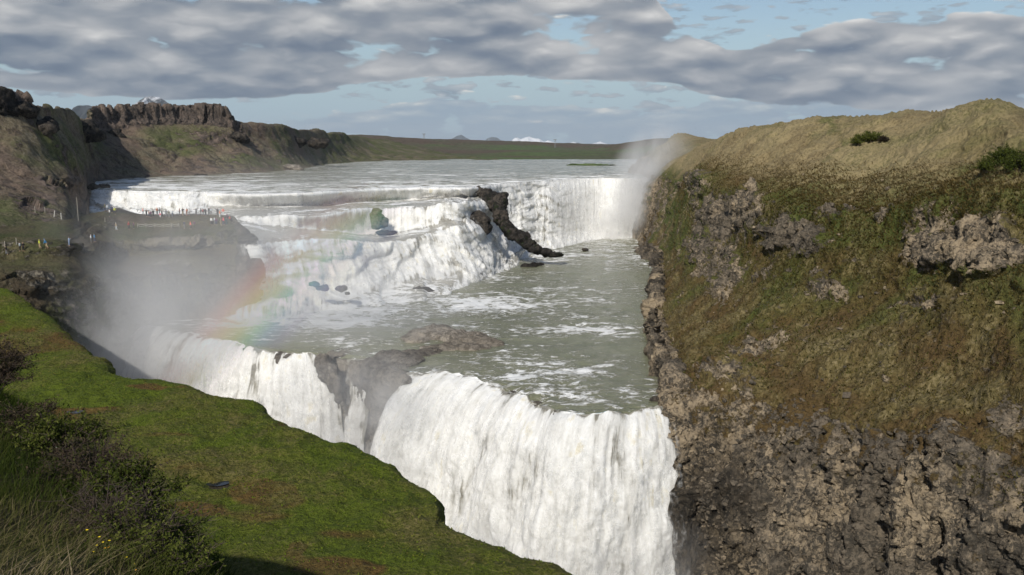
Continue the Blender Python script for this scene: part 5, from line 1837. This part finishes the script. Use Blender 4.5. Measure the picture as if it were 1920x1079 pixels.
# bushes on the far heath: leaf clumps
B_right = bvh(G_right)
for px, py, rad, lab, ty, sd0 in [
    (1612, 272, 1.9, 'bright green rounded bush left of its neighbour on the heath top', (.5, 1), 21),
    (1633, 268, 2.0, 'bright green bush right of its neighbour on the heath top', (.4, 1), 22),
    (1655, 266, 1.1, 'small brown twiggy bush beside the two green ones', (0, .2), 23),
    (1880, 308, 2.1, 'dark green spreading bush at the right edge of the heath', (.1, .7), 24),
    (1908, 322, 2.2, 'dark green bush lowest at the right frame edge', (.1, .6), 25),
    (1852, 322, 1.5, 'low green bush left of the dark spreading ones', (.2, .8), 26),
]:
    h = hit(px, py, (B_right,))
    if h is None:
        continue
    shrub('bush', lab, h + Vector((0, 0, -.2)), rad, 40, 5000, M_leaf if ty[1] > .25 else M_dryleaf, flat=.95, tone=ty, leaf=.14 * rad / 2.2, seed=sd0, up=.3, group='bushes on the heath')

# ------------------------------------------------------------------ tussocks and rubble
def tri_area_sample(G, wgt, n):
    """random points on a grid surface, wgt per quad"""
    a, b, c, d = G[:-1, :-1], G[:-1, 1:], G[1:, 1:], G[1:, :-1]
    ar = np.linalg.norm(np.cross(b - a, d - a), axis=-1) + np.linalg.norm(np.cross(b - c, d - c), axis=-1)
    w_ = (ar * wgt[:-1, :-1]).ravel()
    k = rng.choice(len(w_), n, p=w_ / w_.sum())
    i, j = np.unravel_index(k, ar.shape)
    u, v = rng.random(n)[:, None], rng.random(n)[:, None]
    P_ = (a[i, j] * (1 - u) + b[i, j] * u) * (1 - v) + (d[i, j] * (1 - u) + c[i, j] * u) * v
    nn = np.cross(b[i, j] - a[i, j], d[i, j] - a[i, j])
    nn /= np.maximum(np.linalg.norm(nn, axis=1, keepdims=True), 1e-9)
    return P_, nn, i, j


IV1, IF1 = ico(1)


def stones(P_, size, name, label, mat, flat=.75):
    n = len(P_)
    k = len(IV1)
    r_ = 1 + rng.uniform(-.38, .38, (n, k, 1))
    ax_ = rng.uniform(.55, 1.25, (n, 1, 3)) * np.array((1, 1, flat))
    v = IV1[None] * r_ * ax_ * size[:, None, None]
    a = rng.uniform(0, 6.28, n)
    ca, sa = np.cos(a)[:, None], np.sin(a)[:, None]
    v = np.stack((v[..., 0] * ca - v[..., 1] * sa, v[..., 0] * sa + v[..., 1] * ca, v[..., 2]), -1) + P_[:, None]
    f = (IF1[None] + (np.arange(n) * k)[:, None, None]).reshape(-1, 3)
    o = mesh_obj(name, v.reshape(-1, 3), f, mat, smooth=False, attrs={'rock': np.ones(n * k), 'green': np.zeros(n * k)})
    return tag(o, label, 'rubble', kind='stuff')


P_, nn, i_, j_ = tri_area_sample(G_right, (RMASK * .97 + .03) * VIS_R, 7000)
stones(P_, .12 + .5 * rng.random(len(P_)) ** 3, 'cliff_rubble', 'grey and tan loose stones on the right cliff', M_right)

# wind combed tussocks on the heath
P_, nn, i_, j_ = tri_area_sample(G_right, (1 - RMASK) * VIS_R * (.25 + .75 * sstep(rp_r, 4.5, 6)), 42000)
tn0 = fbm(P_ * np.array((.06, .06, .06)), 4, seed=161)
up_ = rp_r[i_, 0]
tone = np.clip(.30 + .22 * tn0 + .34 * sstep(up_, 5.9, 6.7) + rng.normal(0, .10, len(P_)), 0, 1)
hg = .25 + .30 * rng.random(len(P_))
ln = np.array((-.35, -.25)) + rng.normal(0, .18, (len(P_), 2))
VV, FF, TT, n_ = [], [], [], 0
for q in range(2):
    v, f, tn = blades(P_ + rng.normal(0, .12, P_.shape) * (q > 0), hg, .10 + .10 * rng.random(len(P_)), ln + rng.normal(0, .1, ln.shape), tone, segs=2)
    VV.append(v); FF.append(f + n_); TT.append(tn); n_ += len(v)
M_heath = leaf_mat('heath_grass_blades', [(.07, .088, .018), (.13, .11, .036), (.16, .115, .045), (.30, .245, .13), (.40, .34, .21)], trans=.15)
o = mesh_obj('heath_grass', np.concatenate(VV), np.concatenate(FF), M_heath, attrs={'tone': np.concatenate(TT)})
tag(o, 'wind combed brown and olive grass on the right hill', 'grass', kind='stuff')

lw = (1 - isw_l) * sstep(din_l, 60, 35) + 0 * G_lawn[..., 0]
for c_ in pool_c:
    lw = lw * sstep(np.hypot((G_lawn[..., 0] - c_[0]) / 1.3, (G_lawn[..., 1] - c_[1]) / 1.6), .8, 1.2)
P_, nn, i_, j_ = tri_area_sample(G_lawn, lw, 42000)
tn0 = fbm(P_ * .30, 4, seed=171)
tone = np.clip(.42 + .30 * tn0 + rng.normal(0, .12, len(P_)), 0, 1)
hg = .07 + .10 * rng.random(len(P_))
v, f, tn = blades(P_, hg, .09 + .10 * rng.random(len(P_)), rng.normal(0, .07, (len(P_), 2)), tone, segs=2)
M_tuft = leaf_mat('moss_tuft_blades', [(.05, .085, .006), (.09, .13, .010), (.13, .15, .022), (.15, .12, .04), (.18, .13, .06)], trans=.2)
o = mesh_obj('plateau_grass', v, f, M_tuft, attrs={'tone': tn})
tag(o, 'short green and rusty tufts on the mossy plateau', 'grass', kind='stuff')

# ------------------------------------------------------------------ spray, rainbow and air
def mist_mat(name, dens, nscale=2.0, lo=.30, hi=.75, colr=.92, bow=1.0, stretch=(1, 1, 1), off=(0, 0, 0)):
    m = bpy.data.materials.new(name)
    m.use_nodes = True
    t = NT(m.node_tree)
    oc = t.n('ShaderNodeTexCoord').outputs['Object']
    r_ = t.vm('LENGTH', oc)
    nz = t.noise(t.vm('ADD', t.map(oc, scale=stretch), off), nscale, 4, .55, .6)
    d = t.mul(t.rng(r_, 1.0, .25), t.rng(nz, lo, hi))
    d = t.mul(d, dens)
    inc = t.n('ShaderNodeNewGeometry').outputs['Incoming']
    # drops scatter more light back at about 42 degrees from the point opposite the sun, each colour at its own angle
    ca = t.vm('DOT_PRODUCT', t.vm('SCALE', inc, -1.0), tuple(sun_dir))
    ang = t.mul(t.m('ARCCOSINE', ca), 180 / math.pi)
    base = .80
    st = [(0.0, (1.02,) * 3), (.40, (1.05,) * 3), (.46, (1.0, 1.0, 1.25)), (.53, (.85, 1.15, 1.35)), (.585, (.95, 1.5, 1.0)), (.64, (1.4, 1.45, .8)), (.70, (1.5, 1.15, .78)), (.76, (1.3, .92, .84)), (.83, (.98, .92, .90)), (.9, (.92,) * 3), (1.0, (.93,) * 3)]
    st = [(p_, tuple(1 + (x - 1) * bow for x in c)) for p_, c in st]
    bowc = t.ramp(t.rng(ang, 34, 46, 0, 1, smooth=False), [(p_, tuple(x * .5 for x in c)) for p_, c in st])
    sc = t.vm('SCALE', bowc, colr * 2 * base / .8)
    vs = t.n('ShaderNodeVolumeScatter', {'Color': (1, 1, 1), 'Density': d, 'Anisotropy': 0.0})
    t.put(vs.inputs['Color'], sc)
    o = t.n('ShaderNodeOutputMaterial')
    t.t.links.new(vs.outputs[0], o.inputs['Volume'])
    return m


def mist(name, label, c, r, mat, rot=(0, 0, 0)):
    v, f = ico(3)
    o = mesh_obj(name, v, f, mat)
    o.location = c
    o.scale = r
    o.rotation_euler = rot
    return tag(o, label, 'spray', kind='stuff')


mist('spray_mist', 'dense white spray rising from the left end of the gorge', PY(245, 650, 168), (37, 20, 23), mist_mat('gorge_spray', .125, 1.6, .28, .72, stretch=(1, 1, .6)))
mist('spray_mist', 'thin tall veil of spray drifting past the lookout ledge', PY(225, 470, 176), (22, 12, 17), mist_mat('tall_spray', .04, 2.2, .38, .8, stretch=(1.6, 1, .35), off=(3, 1, 2)))
mist('spray_mist', 'spray cloud at the foot of the upper right falls', PY(1180, 410, 362), (22, 12, 17), mist_mat('right_spray', .22, 1.8, .3, .75, off=(7, 0, 1)))
mist('spray_mist', 'spray drifting up the hazy cliff beyond the right falls', PY(1222, 330, 366), (19, 14, 27), mist_mat('drift_spray', .17, 1.7, .28, .72, stretch=(1, 1, .7), off=(0, 5, 1)), rot=(0, .45, 0))
mist('spray_mist', 'thin rainbow tinted spray over the left falls', PY(520, 570, 172), (46, 22, 34), mist_mat('rainbow_spray', .034, 1.1, .05, .65, bow=1.45, off=(2, 2, 9)))
mist('spray_mist', 'grey spray in the gorge in front of the dry rock shelf', PY(690, 790, 138), (22, 12, 16), mist_mat('mid_spray', .13, 1.8, .3, .75, off=(1, 8, 3)))
mist('spray_mist', 'spray at the foot of the broad lower fall', PY(1060, 1090, 118), (34, 12, 15), mist_mat('low_spray', .13, 2.0, .3, .75, off=(4, 8, 3)))
mist('spray_mist', 'light spray at the foot of the middle cascade', PY(820, 520, 240), (20, 10, 7), mist_mat('cascade_spray', .07, 2.0, .3, .75, off=(9, 3, 3)))

# air over the whole scene
xs, ys, zs = (-30000, 30000), (-300, 45000), (-82, 900)
v = [(x, y, z) for z in zs for y in ys for x in xs]
f = [(0, 2, 3, 1), (4, 5, 7, 6), (0, 1, 5, 4), (2, 6, 7, 3), (0, 4, 6, 2), (1, 3, 7, 5)]
mh = bpy.data.materials.new('air')
mh.use_nodes = True
t = NT(mh.node_tree)
pv = t.n('ShaderNodeVolumePrincipled', {'Density': 2.2e-5})
pv.inputs['Color'].default_value = (.74, .84, .95, 1)
o_ = t.n('ShaderNodeOutputMaterial')
t.t.links.new(pv.outputs[0], o_.inputs['Volume'])
hz = mesh_obj('haze', v, f, mh, smooth=False)
tag(hz, 'thin blue haze of the air over the whole valley', 'haze', kind='stuff')
